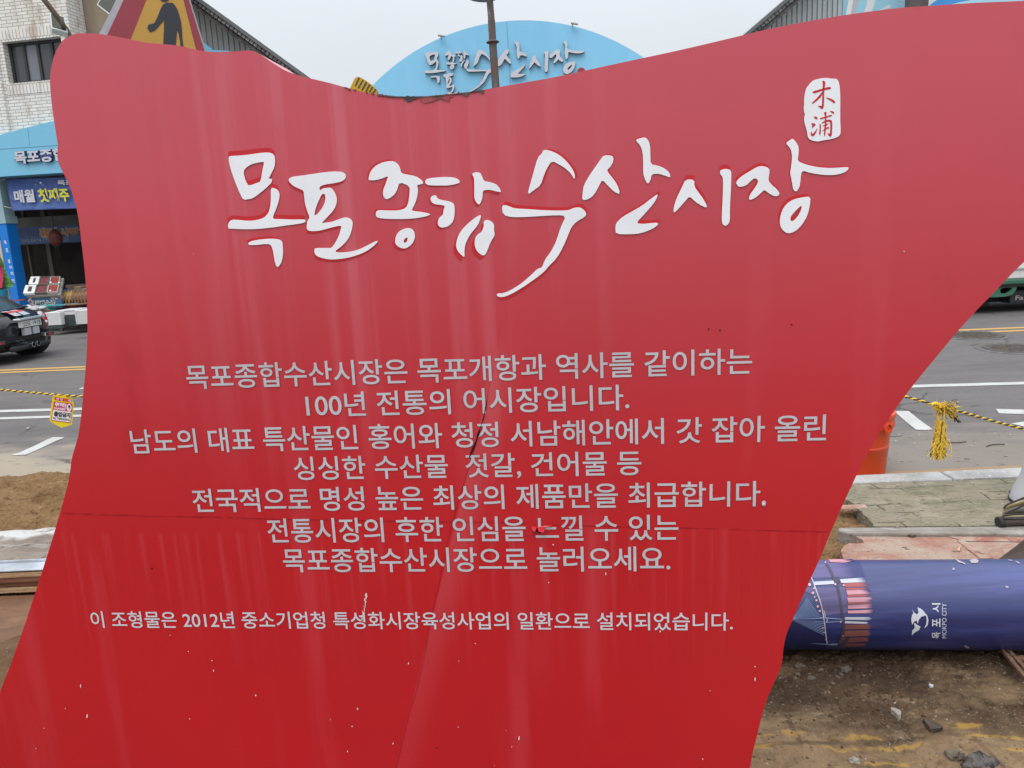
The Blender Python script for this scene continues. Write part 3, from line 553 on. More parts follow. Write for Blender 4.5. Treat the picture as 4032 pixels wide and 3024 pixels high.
for i in range(60):
    x = 1485+i*(1900-1485)/59; pts_ = [p for p in OUT if 1300 <= p[0] <= 2100 and p[1] < 400]
    pts_.sort(); y = next(p[1]+(q[1]-p[1])*(x-p[0])/(q[0]-p[0]) for p, q in zip(pts_, pts_[1:]) if p[0] <= x <= q[0])
    up_.append((x, y-1.5-2.5*max(0, noise.noise(Vector((x*.11, 0, 2))))*2)); dn_.append((x, y+3.0+3.5*noise.noise(Vector((x*.08, 3, 0)))))
g.prism([[SP.hit(x, y, .0024) for x, y in up_+dn_[::-1]]], SN, .012)
g.build('rust_patch', rust, sign)
peel = pm('peeling_red', (.36,.07,.08), .8, .3, layers=[((.13,.07,.07), 26, .48, .6, ONE), ((.46,.16,.17), 18, .5, .65, ONE)], bump=(110, .3, .003))
g = MB(); g.prism([[SP.hit(x, y, .0017) for x, y in rough(c8b([(1040,352),(1150,340),(1300,322),(1470,312),(1500,325),(1450,350),(1440,410),(1400,385),(1330,372),(1240,395),(1180,415),(1110,425),(1060,395)]), 5, 2)]], SN, .0003); g.build('peeling_paint', peel, sign)
chip = pm('bare_chip', (.72,.66,.64), .6, .3)
c3b = lambda l: [(x/1.4747, 2400+y/1.4747) for x, y in l]; c4b = lambda l: [(1400+x/1.3825, 2400+y/1.3825) for x, y in l]
chips = c3b([(987,150),(1093,244),(1230,297),(1240,356),(468,445),(379,575),(505,620),(1101,635),(254,690),(209,807),(1485,499),(2075,578),(1918,640),(2044,680),(2018,825)]) + c4b([(288,294),(652,186),(562,281),(1658,120),(204,730),(559,640),(11,542),(757,850),(820,660),(890,700),(850,747),(1930,442),(2175,312),(2175,380),(1890,815)]) + [(2178,2145),(2160,2294),(2385,2260),(762,1000),(3560,990)]
g = MB()
for x, y in chips:
    r = random.uniform(1.4, 3.3); el = random.choice((1, 1, 1.6, 3.0))
    g.prism([[SP.hit(x+r*cos(t)*random.uniform(.6,1.1), y+r*el*sin(t)*random.uniform(.6,1.1), .0018) for t in [k*pi/3.5 for k in range(7)]]], SN, .0004)
for k in range(26):
    y = 2340+k*4.2; x = 1437-(k-8)*.8+random.uniform(-4, 4); r = random.uniform(1.2, 4)
    g.prism([[SP.hit(x+r*cos(t)*.7, y+r*1.6*sin(t), .0019) for t in [q*pi/2.5 for q in range(5)]]], SN, .0004)
g.build('paint_chips', chip, sign, fix=False)
g = MB()
for x, y in ((2790,1295),(2835,1300),(3117,1278),(1720,2945),(598,2238)): g.lathe(SP.hit(x, y, .0012), [(.0015, 0), (.0015, .0012), (0, .0012)], 8, SN)
g.build('screw_hole', black, sign, fix=False)
g = MB(); g.lathe(SP.hit(3007, 1986, .001), [(.0038, 0), (.0038, .002), (.002, .003), (0, .003)], 14, SN); g.build('bolt_head', vgrey, sign, fix=False)

# ================================================================== wrapped steel pipe
PD, PR = 2.48, .155
PA = Vector((cos(radians(5.4)), -sin(radians(5.4)), 0)); PC = Vector((1.62, PD, PR-.012))
pipe = thing('steel_pipe', 'thick blue steel pipe with printed night bridge picture and white logo, lying behind the signboard', 'pipe', (1.2, PD, 0))
wrap = pm('blue_wrap', (.020,.031,.150), .36, .5, layers=[((.042,.056,.215), 1.0, .45, .62, (.8, 24, 24)), ((.018,.022,.115), 1.0, .5, .68, (.5, 9, 9))], coat=.5, coat_rough=.28)
g = MB(); g.lathe(PC-PA*1.45, [(PR-.012, .3), (PR-.012, .0), (PR, .0), (PR, 4.2), (PR-.012, 4.2), (PR-.012, 3.9)], 72, PA)
g.build('tube', wrap, pipe, smooth=True)
def pipe_pt(px, py, off):
    d = ray(px, py); r = PR+off; o = CAM-PC; dd = d-PA*d.dot(PA); oo = o-PA*o.dot(PA)
    A = dd.dot(dd); B = 2*oo.dot(dd); C_ = oo.dot(oo)-r*r; q = max(0, B*B-4*A*C_)
    return CAM + d*((-B-sqrt(q))/(2*A))
def pipe_poly(g, pts, off=.002, res=14):
    bm = bmesh.new(); tri = tessellate_polygon([[Vector((x, y, 0)) for x, y in pts]]); vs = [bm.verts.new((x, y, 0)) for x, y in pts]
    for t in tri:
        try: bm.faces.new([vs[i] for i in t])
        except ValueError: pass
    for _ in range(3):
        es = [e for e in bm.edges if e.calc_length() > res]
        if not es: break
        bmesh.ops.subdivide_edges(bm, edges=es, cuts=1); bmesh.ops.triangulate(bm, faces=bm.faces)
    bm.verts.index_update(); g.add([pipe_pt(v.co.x, v.co.y, off) for v in bm.verts], [tuple(v.index for v in f.verts) for f in bm.faces]); bm.free()
c0 = lambda l: [(3000+x/2.1434, 2150+y/2.1434) for x, y in l]
def fade_mat(name, c, x0, x1, back=(.030,.037,.155)):
    """print that fades out along the pipe into the blue ground colour"""
    m = pm(name, c, .4, .5, layers=[(tuple(q*.6 for q in c), 1.0, .45, .7, (1, 40, 40))]); o, S = COORD(m, 'World')
    nn = NOISE(m, o, 1.0, (1, 60, 60), 3); xx = MATH(m, 'ADD', S[0], MATH(m, 'MULTIPLY', MATH(m, 'SUBTRACT', nn, .5), .05))
    mixin(m, RANGE(m, xx, x0, x1), back); return m
xf0, xf1 = pipe_pt(3405, 2400, 0).x, pipe_pt(3448, 2400, 0).x
pinkm = fade_mat('pink_print', (.72,.34,.42), xf0, xf1); redm = fade_mat('red_print', (.42,.10,.10), xf0, xf1); whitem = fade_mat('white_print', (.62,.64,.72), xf0-.01, xf1)
brownm = fade_mat('brown_print', (.26,.10,.085), xf0, xf1, (.03,.035,.15)); violet = fade_mat('violet_print', (.13,.11,.27), xf0-.05, xf1-.02); cyanm = pm('pale_blue_print', (.24,.36,.58), .4); darkp = pm('dark_print', (.06,.05,.09), .45); navy = pm('navy_print', (.018,.025,.10), .4); lampm = pm('lamp_print', (.85,.48,.52), .4)
def prints(name, mat, polys, off):
    g = MB()
    for p in polys: pipe_poly(g, c0(p), off)
    g.build(name, mat, pipe, fix=False)
Lx = lambda y: 530-(y)*.39       # rough sign edge, the print runs on behind it
prints('night_sky_print', navy, [[(-60,640),(250,625),(420,690),(530,760),(560,820),(540,872),(-60,872)]], .0008)
prints('violet_print', violet, [[(150,118),(820,118),(850,190),(870,262),(660,268),(640,262),(440,275),(420,255),(250,255)], [(300,345),(450,350),(700,345),(720,440),(720,560),(520,590),(500,560),(480,440)]], .0008)
prints('bridge_light_print', pinkm, [[(560,112),(760,108),(790,122),(700,140),(580,136)], [(712,372),(905,366),(925,380),(910,402),(722,410)], [(720,436),(915,430),(935,448),(920,470),(728,476)], [(724,500),(930,490),(945,508),(930,524),(728,530)], [(724,545),(940,536),(960,552),(940,566),(726,568)]], .0016)
prints('bridge_light_print', redm, [[(690,316),(880,302),(905,322),(890,342),(700,346)], [(700,352),(905,350),(905,364),(712,368)], [(722,412),(905,406),(915,424),(722,430)], [(728,478),(915,472),(925,486),(726,494)]], .0014)
prints('bridge_light_print', whitem, [[(440,300),(620,290),(640,302),(630,318),(445,330)], [(655,280),(850,266),(880,282),(870,302),(690,312),(664,308)], [(700,600),(900,600),(930,612),(900,626),(700,622)], [(700,634),(880,640),(900,650),(880,656),(700,652)]], .0016)
prints('bridge_light_print', brownm, [[(700,664),(900,660),(930,680),(910,700),(700,704)], [(700,714),(900,710),(920,740),(905,760),(690,764)], [(690,772),(895,770),(900,806),(640,820),(660,790)], [(660,826),(880,820),(880,850),(640,850)]], .0014)
arc = lambda pts, w_: [(x-w_, y) for x, y in pts]+[(x+w_, y) for x, y in reversed(pts)]
prints('bridge_deck_print', whitem, [arc([(412,250),(440,320),(450,350),(480,430),(505,510),(520,590),(530,660),(538,740),(552,830)], 4.5), arc([(548,600),(552,630),(540,648)], 4), arc([(520,540),(530,560),(534,600)], 3)], .002)
prints('bridge_deck_print', darkp, [arc([(545,150),(580,210),(610,280),(640,350),(655,420),(668,500),(676,580),(690,640),(690,700),(672,770),(640,840)], 12), [(612,280),(655,274),(668,304),(625,316)], [(660,820),(720,770),(742,776),(700,840),(640,866)]], .0018)
fan = []
for k in range(15):
    t = k/14; a_ = (250, 622); b_ = (385+110*t, 440+150*t); n = .9
    fan.append([(a_[0], a_[1]-.6), (b_[0]-n*1.6, b_[1]-n*2.6), (b_[0]+n*1.6, b_[1]+n*1.2), (a_[0], a_[1]+.6)])
for k in range(8):
    t = k/7; b_ = (522, 640+110*t); fan.append([(250, 622), (b_[0], b_[1]-3.2), (b_[0], b_[1]+2.4)])
fan += [[(250,622),(520,600),(520,612)], [(520,600),(680,614),(680,620),(520,610)], [(520,642),(680,630),(680,636),(520,650)], [(390,818),(560,826),(560,836)], [(560,826),(640,820),(632,838),(566,838)]]
prints('cable_light_print', cyanm, fan, .0020)
lm = []
for x, y, r in ((535,136,6),(440,355,7),(430,395,11),(445,430,7),(460,458,9),(472,510,10),(488,548,9),(402,325,13),(665,640,8),(620,322,9),(690,330,8),(520,600,7),(515,690,6),(525,730,6),(540,790,6),(685,760,5)):
    lm.append([(x+r*cos(q*pi/4), y+r*sin(q*pi/4)) for q in range(8)])
prints('lamp_print', lampm, lm, .0024)
plogo = pm('white_print_logo', (.66,.70,.76), .45)
prints('city_logo', plogo, [[(1268,535),(1285,562),(1308,578),(1322,560),(1313,517),(1340,528),(1368,552),(1384,585),(1345,597),(1325,622),(1316,657),(1305,630),(1283,640),(1268,667),(1260,625),(1266,585),(1278,565)], [(1283,645),(1310,665),(1340,680),(1325,710),(1290,730),(1265,755),(1268,715),(1290,690)], [(1376,560),(1397,590),(1406,630),(1399,668),(1366,700),(1384,665),(1391,630),(1387,597)]], .0022)
g = MB()
def vtext(t, x0, x1, y0, y1, bold): # reads upwards; x0..x1 top..bottom of letters, y0 start .. y1 end
    text(g, t, lambda u, v: pipe_pt(x0+(x1-x0)*(1-v), y0+(y1-y0)*u, .0022), 0, 1, 0, 1, bold=bold)
for t, ya, yb in (('목', 2514, 2489), ('포', 2469, 2435), ('시', 2411, 2375)): vtext(t, 3670, 3703, ya, yb, .02)
vtext('MOKPO CITY', 3709, 3727, 2513, 2376, .0); g.build('lettering', plogo, pipe, fix=False)
scuff = pm('scuffed_wrap', (.42,.36,.36), .7)
prints('scuff', scuff, [rough([(1630,108),(1665,118),(1720,148),(1716,158),(1660,135)], 8), rough([(1755,118),(1800,106),(1832,120),(1820,140),(1770,146),(1765,132)], 8), rough([(2050,338),(2075,335),(2085,350),(2060,354)], 4), rough([(1608,184),(1624,182),(1628,198),(1612,204)], 3), rough([(1705,838),(1730,842),(1755,860),(1735,864),(1712,850)], 4), rough([(2075,112),(2110,118),(2120,124),(2085,120)], 3), rough([(2140,124),(2175,140),(2180,150),(2150,138)], 3)], .0018)

# ================================================================== rope, tag, bucket, posts
rope_y = pm('yellow_rope', (.86,.60,.07), .8, .3, layers=[((.70,.45,.05), 80, .45, .65, ONE)]); rope_b = pm('black_rope', (.045,.04,.035), .85, .3)
def rope(name, label, pts, r, pitch, grp='yellow and black barrier ropes'):
    # pts: control points; a two-strand twist
    q = []
    for i in range(len(pts)-1):
        a_, b_ = pts[i], pts[i+1]; n = max(1, int((b_-a_).length/(pitch/7)))
        q += [a_.lerp(b_, k/n) for k in range(n)]
    t = thing(name, label, 'rope', pts[0], grp); ph = 0; A = []; B = []
    for i, p in enumerate(q):
        d = (q[min(i+1, len(q)-1)]-q[max(0, i-1)]).normalized(); s = d.cross(Vector((0,0,1))).normalized(); u = s.cross(d); ph += 2*pi/7
        A.append(p+(s*cos(ph)+u*sin(ph))*r*.5); B.append(p-(s*cos(ph)+u*sin(ph))*r*.5)
    g = MB(); g.tube(A, r*.62, 6); g.build('yellow_strand', rope_y, t, smooth='all'); g = MB(); g.tube(B, r*.54, 6); g.build('black_strand', rope_b, t, smooth='all'); return t
def cat(pts, n=10):
    q = []
    for i in range(len(pts)-1):
        a, b, c, d = pts[max(i-1, 0)], pts[i], pts[i+1], pts[min(i+2, len(pts)-1)]
        for j in range(n):
            t = j/n; q.append(.5*((2*b)+(c-a)*t+(2*a-5*b+4*c-d)*t*t+(3*b-a-3*c+d)*t**3))
    return q+[pts[-1]]
RY = 4.55
rope('barrier_rope', 'twisted yellow and black rope with the danger tag, left of the red signboard', cat([P(-500,1512,RY), P(-200,1522,RY), P(0,1535,RY), P(205,1553,RY), P(335,1561,RY), P(520,1560,RY), P(700,1548,RY)]), .0065, .036)
RY2 = 3.75
tk = P(3690,1598,RY2)
rr = rope('barrier_rope', 'twisted yellow and black rope with a frayed yellow knot, right of the red signboard', cat([P(3330,1505,RY2+.1), P(3565,1562,RY2+.03), P(3660,1588,RY2), tk, P(3790,1623,RY2), P(3900,1655,RY2), P(4032,1690,RY2), P(4095,1706,RY2)]), .0066, .034)
g = MB(); h = MB()
def strand(m, a, b, sag, r, n=7, curl=.01):
    o_ = random.random()*90; q = []
    for i in range(n+1):
        t = i/n; p = a.lerp(b, t); p = p+Vector((noise.noise(Vector((o_, t*4, 0))), .5*noise.noise(Vector((o_, 5, t*4))), noise.noise(Vector((o_+7, t*4, 3)))))*curl*min(1, t*4); p.z -= sag*t*t; q.append(p)
    m.tube(q, r, 4, caps=False)
kn = P(3680,1597,RY2); top2 = P(3755,1605,RY2-.01); bot = P(3700,1815,RY2-.02)
for i in range(260):   # hanging tuft
    t0 = random.random(); a_ = P(3703+random.gauss(0,9), 1672+random.uniform(-18,50), RY2-.01+random.gauss(0,.006)); L_ = random.uniform(.35, 1.0)
    e = P(3697+random.gauss(0,15), 1705+108*L_, RY2-.012+random.gauss(0,.014))
    strand(g if random.random() < .93 else h, a_, e, 0, .0017, 8, .020)
for i in range(170):   # tuft lying over the knot
    a_ = P(3690+random.uniform(-6,45), 1606+random.gauss(0,9), RY2-.012+random.gauss(0,.006)); e = a_+Vector((random.uniform(-.012,.075), random.gauss(0,.014), random.gauss(.004,.022)))
    strand(g if random.random() < .84 else h, a_, e, random.uniform(.0,.045), .0013, 6, .012)
for i in range(7):     # dangling black ends
    a_ = P(3745+random.uniform(-15,15), 1620, RY2-.012); e = P(3740+random.uniform(-10,50), 1655+random.uniform(0,12), RY2-.014); strand(h, a_, e, .0, .0028, 6, .012)
for i in range(5): strand(h, P(3702,1620,RY2), P(3676+random.uniform(-10,14), 1800, RY2), 0, .0022, 8, .02)
for dx in (-8, 12): g.tube(cat([P(3704+dx,1630,RY2-.008), P(3703+dx,1665,RY2-.008), P(3700+dx*1.2,1700,RY2-.008)]), .005, 7)
g.tube(cat([P(3668,1594,RY2-.014), P(3684,1588,RY2-.018), P(3700,1600,RY2-.016), P(3692,1612,RY2-.012), P(3676,1602,RY2-.012)]), .008, 8)
g.build('frayed_tuft', rope_y, rr); h.build('black_fibres', rope_b, rr)
# danger tag hanging on the left rope
TP = Plane(P(240,1610,RY-.012), -14)
yel = pm('yellow_plastic', (.80,.60,.015), .45, .5, layers=[((.68,.49,.02), 20, .5, .7, ONE)]); tred = pm('tag_red', (.55,.02,.03), .5); tmag = pm('tag_magenta', (.50,.025,.10), .5); twhite = pm('tag_white', (.80,.78,.80), .5); tblack = pm('tag_black', (.02,.022,.025), .5); torange = pm('tag_orange', (.75,.22,.02), .5); tpink = pm('tag_pink', (.85,.68,.74), .5)
z7 = lambda l: [(180+x/9.757, 1530+y/9.757) for x, y in l]
tg = thing('warning_tag', 'yellow danger no trespassing tag hanging from the left barrier rope', 'warning tag', TP.hit(235,1558))
def tpoly(name, mat, polys, off, th=.0):
    g = MB()
    for p in polys: g.prism([[TP.hit(x, y, off) for x, y in z7(p)]], TP.n, th)
    return g.build(name, mat, tg)
tpoly('plate', yel, [[(265,290),(350,262),(900,300),(1025,318),(1030,480),(1070,580),(1040,1100),(1003,1385),(800,1450),(595,1503),(350,1370),(145,1235),(185,900),(225,600)]], 0, .003)
tpoly('red_band', tred, [[(335,375),(360,335),(420,330),(960,400),(1000,430),(1005,500),(985,525),(900,520),(400,450),(345,420)]], .001)
tpoly('red_panel', tred, [[(310,510),(340,495),(1000,575),(1028,610),(1010,880),(960,1310),(930,1330),(240,1230),(210,1190),(245,980)]], .001)
tpoly('magenta_panel', tmag, [[(325,520),(1000,590),(990,880),(290,810)]], .0018)
tpoly('white_panel', twhite, [[(295,822),(995,905),(985,980),(940,1280),(920,1296),(255,1208),(236,1180),(262,1000)]], .0018)
tpoly('white_oval', tpink, [[(900+98*cos(k*pi/10), 735+150*sin(k*pi/10)) for k in range(20)]], .0026)
tpoly('orange_disc', torange, [[(772+62*cos(k*pi/8), 432+68*sin(k*pi/8)) for k in range(16)]], .0022)
tpoly('cross_mark', tred, [[(772,375),(790,415),(820,432),(790,450),(772,500),(752,450),(725,432),(752,415)]], .003)
tpoly('warning_figure', tblack, [[(865,650),(900,630),(945,655),(945,745),(920,755),(900,720),(885,745),(862,735)], [(885,765),(925,765),(905,840)], [(835,745),(862,770),(840,760)], [(975,770),(945,785),(960,760)]], .0032)
def ttext(mat, items):
    g = MB()
    for t, (x0, y0), (x1, y1), (x2, y2), bold in items:  # top-left, top-right, bottom-left in z7 px
        def fn(u, v):
            x = x0+(x1-x0)*u+(x2-x0)*(1-v); y = y0+(y1-y0)*u+(y2-y0)*(1-v); return TP.hit(180+x/9.757, 1530+y/9.757, .003)
        text(g, t, fn, 0, 1, 0, 1, bold=bold)
    g.build('lettering', mat, tg, fix=False)
ttext(tpink, [('안 전', (410,345), (655,372), (405,440), .03), ('제일', (862,405), (990,420), (858,500), .03), ('위험!', (350,515), (800,570), (330,690), .055), ('DANGER!', (322,705), (768,755), (312,800), .04)])
ttext(tblack, [('출입금지', (325,865), (960,935), (305,1060), .05), ('NO TRESPASSING', (288,1090), (925,1165), (280,1175), .02)])
tie = pm('clear_tie', (.6,.58,.5), .5)
g = MB(); g.tube([TP.hit(208,1562,.004), TP.hit(212,1548,.012), TP.hit(215,1553,-.012), TP.hit(210,1563,-.004)], .0022, 6); g.tube([TP.hit(279,1566,.004), TP.hit(281,1554,.012), TP.hit(282,1558,-.012)], .0018, 6); g.build('cable_tie', tie, tg)

# orange drum
oc = pm('orange_plastic', (.68,.062,.015), .42, .5, layers=[((.60,.06,.014), 4, .4, .7, ONE), ((.72,.16,.07), 30, .62, .75, ONE)], coat=.2)
BB = G(3425,1862,0); BB = Vector((BB.x-.045, BB.y+.06, 0))
bk = thing('plastic_drum', 'orange plastic drum standing on the road edge behind the signboard', 'drum', BB)
R_ = .175; Hh = BB.z+.34
g = MB(); g.lathe(BB, [(0,.01),(R_*.84,.01),(R_*.86,.0),(R_*.93,.165),(R_*.945,.168),(R_*.945,.176),(R_*.93,.18),(R_*.985,.285),(R_*1.0,.29)], 48); g.build('body', oc, bk, smooth=True)
g = MB(); g.lathe(BB, [(R_*1.0,.285),(R_*1.06,.288),(R_*1.09,.30),(R_*1.09,.318),(R_*1.07,.325),(R_*1.075,.35),(R_*1.11,.353),(R_*1.12,.362),(R_*1.10,.375),(R_*1.03,.382),(R_*1.0,.40),(R_*.97,.425),(R_*.95,.43),(R_*.3,.432),(0,.432)], 48)
g.build('lid', oc, bk, smooth=True)
g = MB(); hx = G(3478,1722,0); g.lathe(Vector((BB.x+R_*.45, BB.y-R_*.98, .305)), [(.03,-.005),(.034,.012),(.022,.014),(.02,.004),(0,.004)], 20, (.42,-.9,0)); g.build('handle_boss', oc, bk)

# grey flared post at the right edge
gp = pm('grey_plastic', (.50,.51,.54), .5, .5, layers=[((.40,.40,.42), 5, .45, .7, ONE)])
PB = G(4092,1972,.118); PB.z = .112
fp = thing('barrier_post', 'pale grey flared post on the mossy paving at the right end of the rope', 'post', PB)
g = MB(); g.lathe(PB, [(.0,0),(.125,0),(.122,.02),(.112,.06),(.085,.14),(.072,.22),(.056,.30),(.05,.42),(.046,.9),(.0,.905)], 40); g.build('column', gp, fp, smooth=True)
g = MB(); b1 = PB+Vector((-.066,-.075,.15))
for dz in (0, .055): g.lathe(b1+Vector((.008*dz*10,.0,dz)), [(.016,0),(.016,.012),(.009,.016),(.009,.02),(0,.02)], 14, (-.6,-.8,.15))
g.build('bolt', pm('zinc', (.5,.5,.5), .35, .5, .8), fp)
g = MB(); g.lathe(PB, [(.11,-.004),(.128,.0),(.128,.012),(.10,.016),(.1,.02)], 32); g.build('base_ring', pm('black_rubber', (.03,.03,.03), .7), fp)
# hidden steel rope post behind the signboard
hp = P(3330,1505,RY2+.1); g = MB(); g.tube([(hp.x, hp.y, 0), (hp.x, hp.y, hp.z+.06)], .02, 12); tag(g.build('rope_post', steel_d, origin=(hp.x, hp.y, 0)), 'short dark steel post holding the right barrier rope behind the signboard', 'post')

# folded striped canvas with a pole
canv = pm('beige_canvas', (.46,.37,.20), .9, .2, layers=[((.36,.28,.14), 7, .42, .66, (1,1,4)), ((.52,.44,.27), 30, .5, .7, ONE)], bump=(40, .4))
blk = pm('black_trim', (.025,.022,.022), .7)
CB = G(3960,2040,.118); CB.z = .115
fc = thing('folded_parasol', 'folded beige parasol with black edging lying on the paving at the right edge', 'parasol', CB)
def cpt(x, y, Y): return P(x, y, Y)
YC = CB.y
def band(pts_lo, pts_hi, Y0, thick, name='canvas_fold', mat=canv, bulge=.008):
    lo = cat([Vector((x, y, 0)) for x, y in pts_lo], 8); hi = cat([Vector((x, y, 0)) for x, y in pts_hi], 8); n = min(len(lo), len(hi))
    g = MB()
    def fn(u, v):
        i = min(n-1, int(round(u*(n-1)))); a_ = lo[i].lerp(hi[i], v); p = P(a_.x, a_.y, Y0 - bulge*sin(pi*v) - .006*sin(9*v+6*u)); return p
    g.grid(fn, n-1, 8)
    o = g.build(name, mat, fc, smooth='all'); s = o.modifiers.new('solid', 'SOLIDIFY'); s.thickness = thick; s.offset = -1 if False else 1
    return o
band([(3946,2032),(3955,2015),(3990,1999),(4032,1982),(4150,1945)], [(3952,2000),(3968,1985),(3998,1975),(4035,1960),(4150,1915)], YC-.02, .004)
band([(3948,2040),(3965,2042),(3990,2043),(4032,2044),(4150,2042)], [(3950,2030),(3970,2028),(3995,2026),(4032,2022),(4150,2020)], YC-.05, .004, bulge=.012)
band([(3955,2051),(3975,2053),(4000,2054),(4032,2054),(4150,2054)], [(3952,2043),(3972,2045),(3996,2046),(4032,2046),(4150,2045)], YC-.065, .004, bulge=.008)
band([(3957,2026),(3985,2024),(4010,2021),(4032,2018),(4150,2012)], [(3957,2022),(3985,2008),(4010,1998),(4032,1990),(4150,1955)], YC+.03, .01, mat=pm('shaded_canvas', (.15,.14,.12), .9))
g = MB()
for l, y_ in (([(3952,2003),(3965,1988),(3998,1974),(4035,1959),(4150,1914)], YC-.05), ([(3952,2031),(3972,2016),(4000,2004),(4035,1988),(4150,1950)], YC-.05), ([(3949,2031),(3970,2028),(4000,2026),(4150,2021)], YC-.095), ([(3952,2042),(3975,2043),(4000,2044),(4150,2045)], YC-.105)):
    g.tube(cat([P(x, y, y_) for x, y in l], 6), .0045, 6)
g.build('edging', blk, fc, smooth='all')
g = MB(); p0, p1 = P(3932,2058,YC-.09), P(4250,2064,YC-.09); p0.z = p1.z = .138
g.tube([p0, p1], .021, 14); g.build('pole', pm('brown_pole', (.06,.042,.035), .5, layers=[((.12,.09,.07), 20, .5, .7, ONE)]), fc, smooth=True)
g = MB(); g.tube([p0-Vector((.004,0,0)), p0+Vector((.02,0,0))], .024, 14); g.build('pole_cap', blk, fc)
# small bundle of rags by the post
rag = [pm('blue_rag', (.03,.06,.2), .9), pm('green_rag', (.2,.32,.12), .9), pm('red_rag', (.5,.06,.05), .9)]
rg = thing('rag_bundle', 'small heap of blue green and red rags beside the grey post', 'rags', G(4012,1958,.115))
for m_, (x, y), r in ((rag[0], (4008,1956), .03), (rag[1], (4024,1950), .032), (rag[2], (4022,1966), .022), (rag[0], (4040,1940), .04)):
    g = MB(); c = G(x, y, .115); g.ico((c.x, c.y, .115+r*.55), r, 3, .35, (1.2,1,.7)); g.build('rag', m_, rg, smooth='all')
# dark steel plate leaning behind the pipe at the right edge
g = MB(); q = [P(3942,2201,2.72), P(4010,2150,2.76), P(4075,2095,2.80), P(4180,2110,2.80), P(4180,2260,2.66), P(3942,2280,2.62)]
g.prism([q], (0,-1,.3), .012); tag(g.build('steel_plate', pm('brown_steel', (.055,.035,.028), .55, .5, .3, layers=[((.10,.07,.06), 10, .5, .7, ONE)]), origin=q[0]), 'dark brown steel plate with a slanted corner behind the pipe at the right edge', 'steel plate')
# rusty bars and debris in front of the pipe
rusty = pm('rusty_bar', (.17,.095,.06), .9, .3, layers=[((.26,.16,.11), 30, .45, .65, ONE), ((.08,.05,.035), 18, .5, .68, ONE)], bump=(70, .8))
for (a_, b_, lab) in (((3925,2560),(4024,2680),'thin rusty steel bar on the mud, left one of the pair below the pipe'), ((3944,2560),(4045,2668),'thin rusty steel bar on the mud, right one of the pair below the pipe')):
    A, B = G(*a_, .0), G(*b_, .0); A += (A-B).normalized()*.25; B += (B-A).normalized()*.15; A.z = B.z = .016
    g = MB(); s = (B-A).normalized().cross(Vector((0,0,1)))*.007; g.obox(A-s, B-A, s*2, (0,0,.013)); tag(g.build('rusty_bar', rusty, origin=A, bevel=.002), lab, 'steel bar', 'rusty bars below the pipe')
g = MB(); p = G(3995,2590,.0); g.obox((p.x-.03, p.y-.05, .012), (.05,.01,0), (-.008,.02,0), (0,0,.012)); tag(g.build('wood_scrap', rusty, origin=(p.x,p.y,0), bevel=.003), 'short rusty brown offcut lying beside the bars under the pipe', 'offcut')
slate = pm('dark_slate', (.055,.04,.032), .8, .3, layers=[((.1,.078,.06), 14, .45, .68, ONE)], bump=(50, .6)); pale = pm('pale_stone', (.38,.34,.30), .85, .3, layers=[((.22,.19,.16), 22, .45, .65, ONE)], bump=(60, .6)); greys = pm('grey_stone', (.155,.125,.09), .9, .3, layers=[((.11,.09,.07), 14, .45, .65, ONE)], bump=(60, .6)); whites = pm('white_scrap', (.66,.70,.74), .5)
def shard(name, mat, px, z, th, lab, cat_):
    pts = [G(x, y, 0) for x, y in px]; zz_ = mudz(pts[0].x, pts[0].y)+z; pts = [G(x, y, zz_) for x, y in px]; g = MB(); g.prism([[p+Vector((0,0,.004*noise.noise(p*60))) for p in pts]], (0,0,1), th); return tag(g.build(name, mat, origin=(pts[0].x, pts[0].y, 0), bevel=.003), lab, cat_)
zb = lambda l: [(3500+x/3.049, 2480+y/3.049) for x, y in l]
shard('slate_shard', slate, zb(rough([(408,1062),(470,1075),(560,1110),(652,1158),(630,1172),(560,1185),(500,1178),(455,1125)], 6)), .016, .03, 'dark wedge shaped slate shard on the mud', 'stone')
shard('broken_tile', pale, zb(rough([(25,930),(70,935),(140,965),(148,1012),(120,1018),(60,975),(28,950)], 6)), .022, .04, 'pale broken tile piece on the mud below the pipe', 'tile piece')
shard('plastic_scrap', whites, zb([(475,638),(500,632),(515,645),(540,655),(528,668),(500,662)]), .012, .012, 'tiny white plastic scrap on the brown mud', 'scrap')
flat = [([(330,930),(400,895),(560,925),(650,1000),(715,1070),(700,1110),(640,1140),(520,1080),(430,1050),(380,990)], 'flat pale greenish paving stone sunk in the mud')]
for px, lab in flat: shard('paving_stone', pm('sunk_stone', (.21,.175,.115), .95, .2, layers=[((.13,.10,.065), 6, .42, .62, ONE), ((.25,.22,.15), 16, .5, .7, ONE)], bump=(60, .5)), zb(rough(chaikin(px), 8)), -.012, .03, lab, 'paving stone')
for (x, y), r, lab in (((3755,2960), .020, 'brown rounded stone half buried at the bottom right'), ((3148,2608), .014, 'grey stone against the signboard edge below the pipe'), ((3330,2614), .015, 'grey angular stone below the pipe print'), ((3365,2968), .012, 'pale angular stone near the bottom edge')):
    c = G(x, y, 0); g = MB(); g.ico((c.x, c.y, mudz(c.x, c.y)+r*.35), r, 3, .28, (1.3, 1, .7)); tag(g.build('stone', pale if 'pale' in lab else greys, origin=(c.x, c.y, 0)), lab, 'stone', 'stones on the mud')
# burnt broken brick at the bottom right
burnt = pm('burnt_brick', (.13,.11,.10), .8, .3, layers=[((.03,.028,.03), 26, .46, .6, ONE), ((.42,.15,.09), 20, .60, .70, ONE), ((.6,.56,.54), 34, .66, .74, ONE)], bump=(60, .9))
c = G(3856,3010,0); g = MB(); g.ico((c.x, c.y, -.012), .046, 4, .34, (1.0, .8, .6)); tag(g.build('burnt_brick', burnt, origin=(c.x, c.y, 0)), 'charred broken brick lump with orange flakes at the bottom edge', 'brick')
